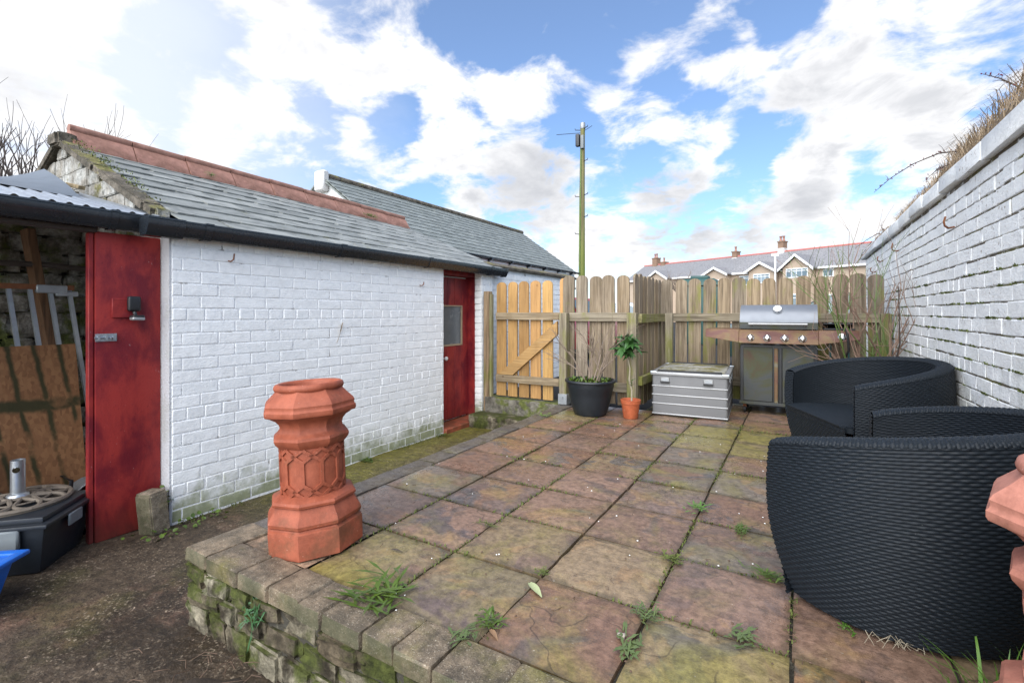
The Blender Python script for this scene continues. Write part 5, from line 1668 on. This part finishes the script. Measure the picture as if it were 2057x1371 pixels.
def cotoneaster(label, root, paths):
    t_ = thing('cotoneaster', label, 'shrub', root)
    for pts, r in paths:
        m = MB(); b_ = MB()
        V_ = [Vector(q) for q in pts]
        m.tube(V_, [r * (1 - .75 * i / (len(V_) - 1)) for i in range(len(V_))], 5)
        for i in range(len(V_) - 1):
            for k in range(9):
                q = V_[i].lerp(V_[i + 1], rp.random())
                dv = Vector((rp.uniform(-1, 1), rp.uniform(-1, 1), rp.uniform(-.6, 1))).normalized() * rp.uniform(.008, .022)
                m.tube([q, q + dv], [.0013, .0008], 4)
                if rp.random() < .8:
                    b_.lathe([(0, -.0045), (.0045, 0), (0, .0045)], 5, c=q + dv, cap=(False, False))
                if rp.random() < .10:
                    e_ = q + dv * rp.uniform(3, 5)
                    m.tube([q, q.lerp(e_, .5) + Vector((0, 0, .006)), e_], [.0017, .0014, .0008], 4)
        s_ = put('stem', m.mesh('stem', MAT['bark_dark'], 60, fixn=False), t_)
        put('berries', b_.mesh('berries', MAT['berry'], 60, fixn=False), s_)
    return t_
cotoneaster('arching berried twig hanging out from the top of the white wall', (.92, 3.95, 1.98), [
    ([(0, 0, .0), (-.06, .05, .085), (-.15, .10, .10), (-.27, .15, .065), (-.38, .20, .0), (-.47, .24, -.08)], .006),
    ([(0, .02, -.01), (-.07, .10, .03), (-.14, .18, .02), (-.19, .23, -.03)], .004)])
cotoneaster('dark berried spray rising above the white wall at the right edge', (.93, 3.12, 1.98), [
    ([(0, 0, 0), (-.02, .03, .08), (-.05, .05, .15), (-.10, .08, .21), (-.15, .11, .255)], .006),
    ([(0, .04, -.02), (-.04, .07, .05), (-.07, .10, .075)], .004)])
cotoneaster('low berried growth on the far end of the white wall top', (.95, 7.2, 1.95), [
    ([(0, 0, 0), (-.08, -.2, .07), (-.14, -.4, .04), (-.18, -.6, .08)], .007), ([(0, .2, 0), (-.1, .3, .10), (-.2, .5, .05), (-.30, .75, -.02)], .007),
    ([(-.02, .5, 0), (-.12, .75, .05), (-.2, .95, -.08), (-.22, 1.1, -.16)], .006), ([(0, -.6, 0), (-.05, -.8, .06), (-.1, -1.05, .05)], .006)])
# moss and tufts on the ledges of the white wall
m = MB()
for k in range(900):
    y = rp.uniform(2.7, 6.3); c_ = rp.randrange(3, 17)
    if nz(y, c_ * .7, 0, 1.6) < -.02: continue
    zc = .015 + RCH * c_ - .004
    for q in range(rp.randint(3, 7)):
        a = rp.uniform(0, 6.28); h = rp.uniform(.008, .026)
        blade(m, (WX - .002, y + rp.uniform(-.03, .03), zc), (math.cos(a) * .6 - .6, math.sin(a), 0), h, rp.uniform(.002, .004), .9)
g = put('wall_moss', m.mesh('wall_moss', MAT['moss'], 180, fixn=False))
tag(g, 'moss and tiny weeds rooted in the joints of the white garden wall', 'moss'); g['kind'] = 'stuff'
# weeds in the paving
def rosette(n, L, w, mat, seed, up=.5, lobed=True):
    rr = random.Random(seed); m = MB()
    n = int(n * 1.7); L *= .85; w *= .62
    for k in range(n):
        a = rr.uniform(0, 6.28); l = L * rr.uniform(.25, 1.1); el = rr.uniform(.1, 1.0) * up
        d = Vector((math.cos(a), math.sin(a), 0)); s_ = Vector((-math.sin(a), math.cos(a), 0))
        base = Vector((rr.gauss(0, L * .35), rr.gauss(0, L * .35), rr.uniform(0, .2) * L))
        segs = 5
        pts = []
        for i in range(segs + 1):
            t_ = i / segs
            q = base + d * l * t_ * math.cos(el * (1 - .6 * t_)) + Vector((0, 0, l * (math.sin(el) * t_ - .35 * t_ * t_ * math.sin(el)) + .004))
            ww = w * math.sin(math.pi * (.08 + .92 * t_) ** 1.2) * (1.0 if not lobed or i % 2 else .45)
            pts.append((q, ww))
        vs = []
        for q, ww in pts: vs += [q - s_ * ww + Vector((0, 0, ww * .4)), q + s_ * ww + Vector((0, 0, ww * .4))]
        m.add(vs, [(2 * i, 2 * i + 1, 2 * i + 3, 2 * i + 2) for i in range(segs)])
    return m.mesh('weed', mat, 180, fixn=False)
ws = [('weed', 'bushy green weed in the joint behind the front coping, right of the leaning chimney pot', (-1.34, 1.31), 46, .11, .008, 'weed', .9),
      ('weed', 'jagged green weed rooted where the front coping meets two slabs', (-.915, 1.375), 26, .085, .009, 'weed', .8),
      ('weed', 'low spreading weed on the coping joint left of the jagged weed', (-.945, 1.285), 18, .05, .007, 'weed_grey', .4),
      ('weed', 'grey-green feathery weed at a slab corner in the middle of the terrace', (-.455, 1.69), 34, .07, .006, 'weed_grey', .6),
      ('weed', 'weed with broad leaves beside a pebble near the bottom edge of the terrace', (-.458, 1.49), 20, .07, .010, 'weed_grey', .5),
      ('weed', 'mossy green weed clump at the foot of the near wicker sofa', (-.10, 2.19), 60, .06, .005, 'weed', .9),
      ('weed', 'bright two-lobed seedling in front of the near wicker sofa', (.140, 1.955), 12, .05, .010, 'grass_blade', 1.1),
      ('weed', 'small grey-green weed in the front joint of the wet slab', (-.157, 1.73), 22, .042, .007, 'weed_grey', .6),
      ('weed', 'weed spray in the paving joint well in front of the far wicker sofa', (-.47, 2.735), 16, .075, .009, 'grass_blade', .6),
      ('weed', 'low green weeds filling the joint left of the near wicker sofa', (-.245, 2.59), 60, .055, .005, 'weed', .6),
      ('weed', 'brownish tuft at the crossing of joints in the middle of the terrace', (-.467, 2.13), 22, .045, .006, 'moss', .9),
      ('weed', 'green moss tuft at the crossing of joints behind the pale fallen leaf', (-.893, 1.745), 26, .05, .006, 'moss', .8),
      ('weed', 'small weed tuft in the joint right of the leaning chimney pot', (-1.33, 2.0), 24, .05, .005, 'moss', .9),
      ('weed', 'tiny star-leaved weed in the edging at the back of the terrace', (-2.24, 4.42), 12, .06, .007, 'grass_blade', .8),
      ('weed', 'little green weed at the foot of the shed wall by the red door', (-3.49, 4.33), 22, .06, .008, 'weed', 1.1),
      ('weed', 'dark leafy weed at the foot of the shed wall behind the chimney pot', (-3.50, 3.22), 26, .06, .011, 'weed', .8)]
for i, (nm, lb, (x, y), n, L, w_, mt_, up) in enumerate(ws):
    z0 = 0.0 if x > -2.4 else YZ
    me = rosette(n, L, w_, MAT[mt_], 100 + i, up)
    o = put(nm, me, None, (x, y, z0), (0, 0, R(rp.uniform(-20, 20))), (rp.choice([.8, 1.0, 1.5]), rp.choice([.8, 1.0, 1.5]), .8))
    tag(o, lb, 'weed', 'weeds in the paving joints' if x > -2.4 else 'weeds along the shed wall')
iv = thing('ivy', 'ivy seedlings around the concrete block at the corner of the shed', 'ivy', (-3.50, 1.52, YZ))
lm2 = leaf_mesh(.030, .026, .1, MAT['weed'], 3)
for k in range(70):
    a = rp.uniform(0, 6.28)
    if k < 46: c = Vector((rp.uniform(-.03, .15), rp.gauss(.05, .14), rp.uniform(.005, .04)))
    else: c = Vector((rp.uniform(-.12, -.04), rp.uniform(.02, .07), rp.uniform(.05, .32)))
    put('leaf', lm2, iv, c, (rp.uniform(-.6, .6), rp.uniform(-.9, .3), a), (rp.uniform(.6, 1.2),) * 3)
# ferns on the terrace face
for i, (x, zz, lb) in enumerate(((-1.845, -.135, 'small dark fern growing from the mossy terrace face'),)):
    m = rosette(26, .085, .007, MAT['fern'], 300 + i, .5)
    o = put('fern', m, None, (x, 1.125, zz), (R(70), 0, 0)); tag(o, lb, 'fern')
# grass tuft at the near right
m = MB()
def long_blade(m, c, a, h, lean, w):
    d = Vector((math.cos(a), math.sin(a), 0)); s_ = Vector((-d.y, d.x, 0)) * w
    vs = []
    for i in range(6):
        t_ = i / 5
        q = Vector(c) + Vector((0, 0, h * (t_ - .35 * lean * t_ * t_))) + d * h * lean * t_ * t_
        ww = (1 - t_ ** 2.2) + .02
        vs += [q - s_ * ww, q + s_ * ww]
    m.add(vs, [(2 * i, 2 * i + 1, 2 * i + 3, 2 * i + 2) for i in range(5)])
for k in range(34):
    long_blade(m, (rp.gauss(0, .035), rp.gauss(0, .025), 0), rp.uniform(0, 6.28), rp.uniform(.08, .22), rp.uniform(.1, 1.1), rp.uniform(.002, .005))
for k in range(10):
    long_blade(m, (rp.uniform(-.17, -.05), rp.gauss(.0, .02), 0), rp.uniform(2.4, 4.2), rp.uniform(.07, .15), rp.uniform(.4, 1.2), .002)
o = put('grass_tuft', m.mesh('grass_tuft', MAT['grass_blade'], 180, fixn=False), None, (.505, 1.80, 0))
tag(o, 'tuft of long green grass between the near wicker sofa and the paler chimney pot', 'grass')
# loose scraps: moss and crumbs in the joints, twigs, dead leaves
m = MB()
for k in range(5200):
    if rp.random() < .55:
        x = rp.choice(cx_[1:6]) + rp.gauss(0, .007); y = rp.uniform(1.28, 6.1)
    else:
        y = rp.choice(ry_[1:10]) + rp.gauss(0, .007); x = rp.uniform(-2.2, .1)
    if nz(x, y, 1, 1.9) < .06: continue
    if y > 5.05 and x < -1.45: continue
    a = rp.uniform(0, 6.28)
    blade(m, (x, y, -.008), (math.cos(a), math.sin(a), 0), rp.uniform(.008, .022), rp.uniform(.002, .0045), rp.uniform(.6, 1.4))
g = put('joint_moss', m.mesh('joint_moss', MAT['moss'], 180, fixn=False))
tag(g, 'moss and seedlings growing along the joints of the paving', 'moss'); g['kind'] = 'stuff'
m = MB()
for k in range(700):
    r_ = rp.random()
    if r_ < .45: x = rp.choice(cx_[0:6]) + rp.gauss(0, .03); y = rp.uniform(1.3, 5)
    elif r_ < .8: y = rp.choice(ry_[1:9]) + rp.gauss(0, .03); x = rp.uniform(-2.2, .2)
    else: x, y = rp.uniform(-2.2, .3), rp.uniform(1.3, 5)
    s_ = rp.uniform(.002, .006); a = rp.uniform(0, 6.28)
    if rp.random() < .35:
        L = rp.uniform(.015, .05)
        m.tube([(x, y, .004), (x + L * .5 * math.cos(a), y + L * .5 * math.sin(a), .007), (x + L * math.cos(a + .4), y + L * math.sin(a + .4), .004)], .0011, 4)
    else:
        m.lathe([(0, -.001), (s_, s_ * .3), (s_ * .6, s_ * .8), (0, s_)], 5, c=(x, y, .002), cap=(False, False))
g = put('debris', m.mesh('debris', MAT['twig'], fixn=False))
tag(g, 'twigs and crumbs of soil scattered over the paving', 'debris'); g['kind'] = 'stuff'
m = MB()
for k in range(60):
    x, y = rp.uniform(-2.2, .2), rp.uniform(1.25, 4.6)
    s_ = rp.uniform(.0025, .005)
    m.lathe([(0, 0), (s_, s_ * .3), (s_ * .7, s_ * .8), (0, s_)], 6, c=(x, y, .001), cap=(False, False))
g = put('grit', m.mesh('grit', MAT['pebble_white'], fixn=False))
tag(g, 'pale grit scattered over the paving', 'grit'); g['kind'] = 'stuff'
pb = rough_block(.022, .018, .016, 2, .2, 9); pb.materials.append(MAT['pebble']); pb.shade_smooth()
tag(put('pebble', pb, None, (-.497, 1.535, .008)), 'single buff pebble on the slab near the bottom edge', 'pebble')
def flat_leaf(name, label, mat, x, y, L, w, rz, curl=.1):
    o = put(name, leaf_mesh(L, w, curl, MAT[mat], 6, .35), None, (x, y, .006), (0, R(-6), rz)); tag(o, label, 'leaf')
flat_leaf('fallen_leaf', 'pale yellow-green fallen leaf lying across the slabs in the middle', 'pale_leaf', -.905, 1.655, .115, .032, R(-38), .05)
flat_leaf('fallen_leaf', 'small curled brown dead leaf beside the jagged weed', 'dry_leaf', -.885, 1.345, .055, .018, R(-30), .2)
flat_leaf('fallen_leaf', 'dark stick-like leaf on the yellow stained slab by the chimney pot', 'bark_dark', -1.565, 1.575, .06, .012, R(8))
# dry roots in front of the near sofa
m = MB()
for k in range(16):
    a = rp.uniform(0, 6.28); L = rp.uniform(.04, .09)
    p0 = Vector((rp.gauss(0, .03), rp.gauss(0, .012), .006))
    m.tube([p0, p0 + Vector((math.cos(a) * L * .4, math.sin(a) * L * .25, rp.uniform(.01, .04))), p0 + Vector((math.cos(a + .6) * L, math.sin(a + .6) * L * .6, .004))], [.0012, .0010, .0006], 4)
o = put('dry_roots', m.mesh('dry_roots', MAT['stem_pale'], 60, fixn=False), None, (.275, 1.935, 0))
tag(o, 'wisp of dry pale roots in front of the near wicker sofa', 'roots')
# heap of dark soil and twigs under the terrace face
def heap(i, j):
    a = 2 * math.pi * i / 28; r_ = j / 7
    k_ = 1 + .35 * nz(math.cos(a), math.sin(a), 1, 2.2)
    x, y = r_ * .40 * k_ * math.cos(a), r_ * .17 * k_ * math.sin(a)
    return (x, y, .055 * (1 - r_) ** 1.2 + .014 * nz(x, y, 4, 17) * (1 - r_) - (.02 if j == 7 else 0))
o = put('soil', grid(heap, 28, 7).mesh('soil', MAT['soil'], 180, fixn=False), None, (-1.62, .93, YZ + .004)); struct(o)
m = MB()
for k in range(60):
    a = rp.uniform(0, 6.28); L = rp.uniform(.03, .12)
    p0 = Vector((rp.gauss(0, .22), rp.gauss(0, .09), .03))
    m.tube([p0, p0 + Vector((math.cos(a) * L * .5, math.sin(a) * L * .5, rp.uniform(0, .02))), p0 + Vector((math.cos(a + .3) * L, math.sin(a + .3) * L, -.01))], [.002, .0016, .0008], 4)
o = put('twigs', m.mesh('twigs', MAT['twig'], 60, fixn=False), None, (-1.68, .95, YZ + .01))
tag(o, 'litter of dead twigs on the soil below the terrace face', 'twigs'); o['kind'] = 'stuff'
# moss and plants on the shed roof
for i, (y, lb, mt_) in enumerate(((2.62, 'small green plant growing under the clay ridge tiles at the left', 'weed'), (4.72, 'yellowish moss and weeds growing on the clay ridge near the far end', 'moss'))):
    me = rosette(20 + 40 * i, .08, .008, MAT[mt_], 400 + i, .9)
    o = put('roof_weed', me, None, (RX + .21, y, ridge_z(y) - .05), (0, R(28), 0), (1, 1.6 if i else 1, 1)); tag(o, lb, 'weed')
m = MB()
for k in range(420):
    t_ = rp.random() * .86; 
    x = RX + (EX - RX) * t_; z = ridge_z(1.6) + (EZ - ridge_z(1.6)) * t_ + .05
    a = rp.uniform(0, 6.28)
    if nz(x, 3, 0, 5) < -.1: continue
    blade(m, (x, 1.60 + rp.gauss(0, .04), z), (math.cos(a), math.sin(a), 0), rp.uniform(.008, .022), .004, 1.0)
g = put('verge_moss', m.mesh('verge_moss', MAT['moss'], 180, fixn=False)); tag(g, 'cushions of moss along the stone verge of the shed roof', 'moss'); g['kind'] = 'stuff'
m = MB()
for k in range(500):
    y = 1.6 + 2.75 * rp.random() ** 1.0
    if nz(y, 2, 0, 2.1) < -.05: continue
    a = rp.uniform(0, 6.28)
    blade(m, (FX + abs(rp.gauss(.01, .03)), y, YZ), (math.cos(a), math.sin(a), 0), rp.uniform(.01, .035), .003, 1.0)
g = put('path_moss', m.mesh('path_moss', MAT['moss'], 180, fixn=False)); tag(g, 'moss along the foot of the white shed wall', 'moss'); g['kind'] = 'stuff'
kn_ = MB().box(-.05, .05, -.03, .03, 0, .028)
tag(put('timber_offcut', kn_.mesh('timber_offcut', MAT['beam_wood'], 40, bevel=.003), None, (-4.62, 1.42, 1.985), (R(4), R(14), R(30)), None, (.42, .33, .2, 0)), 'pale timber offcut lying on the lead flashing of the lean-to roof', 'offcut')

# ================================================================== beyond the fence
tp = thing('telegraph_pole', 'tall green-stained telegraph pole rising behind the fence', 'pole', (-7.75, 18.65, -.05))
m = MB().tube([(0, 0, 0), (.02, 0, 3), (.03, 0, 6), (.06, 0, 8.95)], [.155, .135, .115, .095], 14)
put('shaft', m.mesh('shaft', MAT['pole_wood'], 60), tp)
m = MB().lathe([(.10, 8.75), (.115, 8.78), (.10, 9.0), (.0, 9.03)], 14).xf(Matrix.Translation((.06, 0, -.05)))
put('cap', m.mesh('cap', MAT['galv_dull'], 50), tp)
m = MB().box(-.16, .0, -.27, -.09, 7.95, 8.45)
put('cable_box', m.mesh('cable_box', MAT['pvc_dark'], 50, bevel=.03, seg=2), tp)
m = MB().box(.03, .17, -.2, -.06, 7.85, 8.40)
put('cable_box', m.mesh('cable_box', MAT['grey_plastic'], 50, bevel=.03, seg=2), tp)
for k, (zz, s_) in enumerate(((7.35, 1), (5.95, 1), (5.9, -1), (5.05, 1), (4.35, -1), (8.65, -1), (8.70, 1))):
    m = MB().tube([(.04, -.02, zz), (.04 + s_ * .27, -.10, zz + .03), (.04 + s_ * .28, -.10, zz + .09)], .016, 6)
    put('step_iron', m.mesh('step_iron', MAT['black_steel'], 50), tp)
m = MB().tube([(.06, 0, 8.55), (-.4, -.3, 8.50), (-.85, -.6, 8.45)], .012, 5).tube([(.06, 0, 8.6), (.3, -.1, 8.63), (.55, -.2, 8.68)], .010, 5)
put('wire', m.mesh('wire', MAT['rubber'], 50), tp)
m = MB().tube([(.04, -.12, 7.9), (.0, -.14, 5), (-.02, -.16, 1.5)], .03, 6)
put('cable_guard', m.mesh('cable_guard', MAT['bark_green'], 50), tp)
m = MB().lathe([(.09, 2.15), (.12, 2.17), (.12, 2.58), (.09, 2.62), (0, 2.63)], 14).lathe([(.15, 2.08), (.15, 2.15), (.05, 2.15), (.05, 1.9), (.03, 1.85)], 14).xf(Matrix.Translation((-.36, -.12, 0)))
put('junction_canister', m.mesh('junction_canister', MAT['grey_plastic'], 50), tp)
m = MB().tube([(-.36, -.12, 1.9), (-.34, -.14, 1.5), (-.20, -.14, 1.2), (-.12, -.13, .9)], .03, 6)
put('cable', m.mesh('cable', MAT['rubber'], 50), tp)

# houses: row frame -- s along the row, q away from the viewer
HX, HD = Vector((-17.16, 62.0, -.05)), -math.atan2(.4472, .8945)
def house(label, s0, s1, parts):
    c = Vector((math.cos(HD), math.sin(HD), 0))
    t_ = thing('terraced_house', label, 'house', HX + c * s0, HD, 'terraced houses beyond the lane')
    w = s1 - s0
    eave, ridge, dep = 5.35, 7.50, 3.5
    m = MB().prism([(0, 0, 0), (0, 0, eave), (0, dep, ridge - .15), (0, 2 * dep, eave), (0, 2 * dep, 0)], (w - .01, 0, 0))
    put('wall', m.mesh('wall', MAT['beige_render']), t_)
    m = MB().prism([(0, -.35, eave - .12), (0, -.35, eave - .02), (0, dep, ridge), (0, 2 * dep + .3, eave), (0, 2 * dep + .3, eave - .1), (0, dep, ridge - .12)], (w - .012, 0, 0))
    rf_ = put('roof', m.mesh('roof', MAT['slate_house']), t_)
    m = MB().tube([(0, dep, ridge + .03), (w - .012, dep, ridge + .03)], .11, 6)
    put('ridge', m.mesh('ridge', MAT['ridge_red'], 60), rf_)
    m = MB().box(0, w - .012, -.39, -.352, eave - .20, eave - .02)
    put('fascia', m.mesh('fascia', MAT['upvc']), rf_)
    for (gc, gw, gz, proj) in parts.get('gables', ()):
        g0 = gc - s0
        b0 = eave - .05
        m = MB().box(g0 - gw * .78, g0 + gw * .78, -proj, .05, 0, b0 + .0).prism([(g0 - gw * .78, -proj, b0), (g0 + gw * .78, -proj, b0), (g0, -proj, gz - .12)], (0, proj + 2.4, 0))
        gb = put('bay', m.mesh('bay', MAT['beige_render']), t_)
        m = MB()
        for s_ in (-1, 1):
            m.prism([(g0, -proj - .3, gz + .02), (g0 + s_ * gw, -proj - .3, b0 - .12), (g0 + s_ * gw, -proj - .3, b0 - .0), (g0, -proj - .3, gz + .14)], (0, proj + 2.9, 0))
        put('bay_roof', m.mesh('bay_roof', MAT['slate_house']), gb)
        m = MB()
        for s_ in (-1, 1):
            m.prism([(g0, -proj - .36, gz - .14), (g0 + s_ * gw, -proj - .36, b0 - .28), (g0 + s_ * gw, -proj - .36, b0 - .04), (g0, -proj - .36, gz + .10)], (0, .055, 0))
        put('bargeboard', m.mesh('bargeboard', MAT['upvc']), gb)
    for (a, b, z0, z1, n, proj) in parts.get('windows', ()):
        a -= s0; b -= s0
        m = MB().box(a, b, -proj - .06, -proj + .02, z0, z1)
        wf = put('window', m.mesh('window', MAT['upvc'], 40, bevel=.01), t_)
        pw = (b - a - .10) / n
        for k in range(n):
            for (q0, q1) in ((z0 + .09, z0 + (z1 - z0) * .68), (z0 + (z1 - z0) * .68 + .07, z1 - .09)):
                m = MB().box(a + .07 + k * pw, a + .07 + (k + 1) * pw - .05, -proj - .075, -proj - .055, q0, q1)
                put('pane', m.mesh('pane', MAT['glass_house']), wf)
    for (c_, cw, cz, pots, white) in parts.get('chimneys', ()):
        x = c_ - s0
        m = MB().box(x - cw / 2, x + cw / 2, dep - .35, dep + .45, ridge - 1.4, cz)
        m.box(x - cw / 2 - .06, x + cw / 2 + .06, dep - .41, dep + .51, cz, cz + .12)
        ch = put('chimney', m.mesh('chimney', MAT['chim_brick']), t_)
        if white:
            m = MB().box(x - cw / 2 - .02, x + cw / 2 + .02, dep - .37, dep + .47, ridge - 1.45, cz - .62)
            put('chimney_render', m.mesh('chimney_render', MAT['stack_render']), ch)
        for k in range(pots):
            px_ = x + (k - (pots - 1) / 2) * .32
            m = MB().lathe([(.14, 0), (.14, .1), (.11, .14), (.10, .42), (.14, .46), (.14, .55)], 10, c=(px_, dep, cz + .12))
            put('chimney_pot', m.mesh('chimney_pot', MAT['ridge_clay'], 50), ch)
    return t_
house('leftmost distant house, mostly roof, with two chimney pots above the fence', -3.0, 6.9, {'gables': [(2.94, 1.75, 6.2, .9)], 'chimneys': [(-1.0, .75, 8.35, 2, False), (.35, .6, 7.7, 1, False)], 'windows': [(2.1, 3.8, 3.6, 4.8, 3, .9)]})
house('distant house behind the bare tree, its gable low over the fence', 6.9, 12.05, {'gables': [(10.9, 1.6, 5.98, .9)], 'chimneys': [(10.5, .55, 8.0, 1, True)], 'windows': [(10.0, 11.8, 3.6, 4.7, 3, .9)]})
house('distant house with narrow gable and white pole in front', 12.05, 17.0, {'gables': [(16.0, 1.65, 6.12, .9)], 'chimneys': [(15.75, .55, 8.5, 2, True)], 'windows': [(13.15, 14.2, 4.0, 5.0, 2, .0), (15.2, 17.0 - .1, 4.05, 5.0, 4, .9)]})
house('rightmost distant house with wide white-boarded gable and big bay window', 17.0, 32.0, {'gables': [(19.4, 1.62, 6.55, .9)], 'windows': [(18.45, 20.45, 4.40, 5.30, 4, .9), (21.3, 22.2, 4.38, 5.3, 2, .0), (18.45, 20.45, 1.6, 2.9, 4, .9), (21.3, 22.2, 1.6, 2.8, 2, .0)]})
m = MB().tube([(0, 0, 0), (0, 0, 6.6)], .075, 8).box(-.3, .3, -.05, .05, 6.5, 6.75)
c = Vector((math.cos(HD), math.sin(HD), 0)); n_ = Vector((-math.sin(HD), math.cos(HD), 0))
tag(put('white_pole', m.mesh('white_pole', MAT['upvc'], 50), None, HX + c * 18.02 - n_ * 2.0), 'thin white pole in front of the distant houses', 'pole')

# dark green tank and parked cars, glimpsed over and between the pales
tk = thing('storage_tank', 'dark green plastic tank with flared lid behind the fence', 'tank', (-3.02, 18.2, -.05))
m = frus(.60, .5, .66, .55, 0, 2.05)
put('body', m.mesh('body', MAT['tank_green'], 50, bevel=.08, seg=2), tk)
m = frus(.72, .62, .52, .45, 2.05, 2.30)
put('lid', m.mesh('lid', MAT['tank_green'], 50, bevel=.05, seg=2), tk)
m = MB().box(-.3, .3, -.25, .25, 2.28, 2.42)
put('filler', m.mesh('filler', MAT['tank_green'], 50, bevel=.05, seg=2), tk)
def car(label, paint, loc, rz):
    t_ = thing('parked_car', label, 'car', loc, rz, 'cars parked beyond the fence')
    prof = [(-2.15, .30), (-2.2, .62), (-2.12, .88), (-1.25, .98), (-.55, 1.40), (-.1, 1.47), (1.0, 1.46), (1.55, 1.36), (2.05, .98), (2.18, .85), (2.2, .5), (2.1, .28)]
    m = MB()
    n = len(prof)
    W0 = lambda z: .84 if z < 1.0 else .84 - (z - 1.0) * .42
    L_ = [(x, -W0(z), z) for x, z in prof]; R_ = [(x, W0(z), z) for x, z in prof]
    m.add(L_ + R_, [tuple(range(n)), tuple(reversed(range(n, 2 * n)))] + [(i, n + i, n + (i + 1) % n, (i + 1) % n) for i in range(n)])
    put('body', m.mesh('body', MAT[paint], 35, bevel=.04, seg=2), t_)
    for s_ in (-1, 1):
        for poly in ([(-1.10, 1.0), (-.52, 1.36), (-.08, 1.40), (-.08, 1.0)], [(0, 1.0), (0, 1.41), (.95, 1.39), (.95, 1.0)], [(1.03, 1.0), (1.03, 1.38), (1.42, 1.30), (1.80, 1.0)]):
            m = MB().add([(x, s_ * (W0(z) + .012), z) for x, z in poly], [tuple(range(len(poly)))])
            put('side_window', m.mesh('side_window', MAT['glass_car'], fixn=False), t_)
        for x in (-1.35, 1.32):
            m = MB().lathe([(.20, -.10), (.32, -.10), (.33, -.05), (.33, .07), (.30, .10), (.2, .10)], 20).xf(Matrix.Translation((x, s_ * .76, .33)) @ Matrix.Rotation(R(90), 4, 'X'))
            wh = put('wheel', m.mesh('wheel', MAT['rubber'], 40), t_)
            m = MB().lathe([(.0, -.112), (.2, -.108), (.2, .108), (0, .112)], 16, cap=(False, False)).xf(Matrix.Translation((x, s_ * .76, .33)) @ Matrix.Rotation(R(90), 4, 'X'))
            put('rim', m.mesh('rim', MAT['alu'], 40), wh)
        m = MB().box(2.08, 2.21, s_ * .62 - .14, s_ * .62 + .14, .70, .92)
        put('tail_light', m.mesh('tail_light', MAT['lamp_red'], 40, bevel=.02), t_)
        m = MB().box(-2.2, -2.08, s_ * .62 - .16, s_ * .62 + .16, .62, .78)
        put('headlight', m.mesh('headlight', MAT['alu_bright'], 40, bevel=.02), t_)
    m = MB().add([(-1.30, -.66, 1.0), (-1.30, .66, 1.0), (-.60, .62, 1.385), (-.60, -.62, 1.385)], [(0, 1, 2, 3)]).xf(Matrix.Translation((-.02, 0, .02)))
    put('windscreen', m.mesh('windscreen', MAT['glass_car'], fixn=False), t_)
    return t_
car('dark green car behind the barbecue, seen through the fence gaps', 'paint_green', (.9, 10.6, -.05), R(2))
car('silver car seen through the fence gaps behind the bare shrub', 'paint_silver', (-5.6, 14.2, -.05), R(6))
car('red car low behind the fence by the evergreen shrub', 'paint_red', (-5.1, 10.2, -.05), R(84))
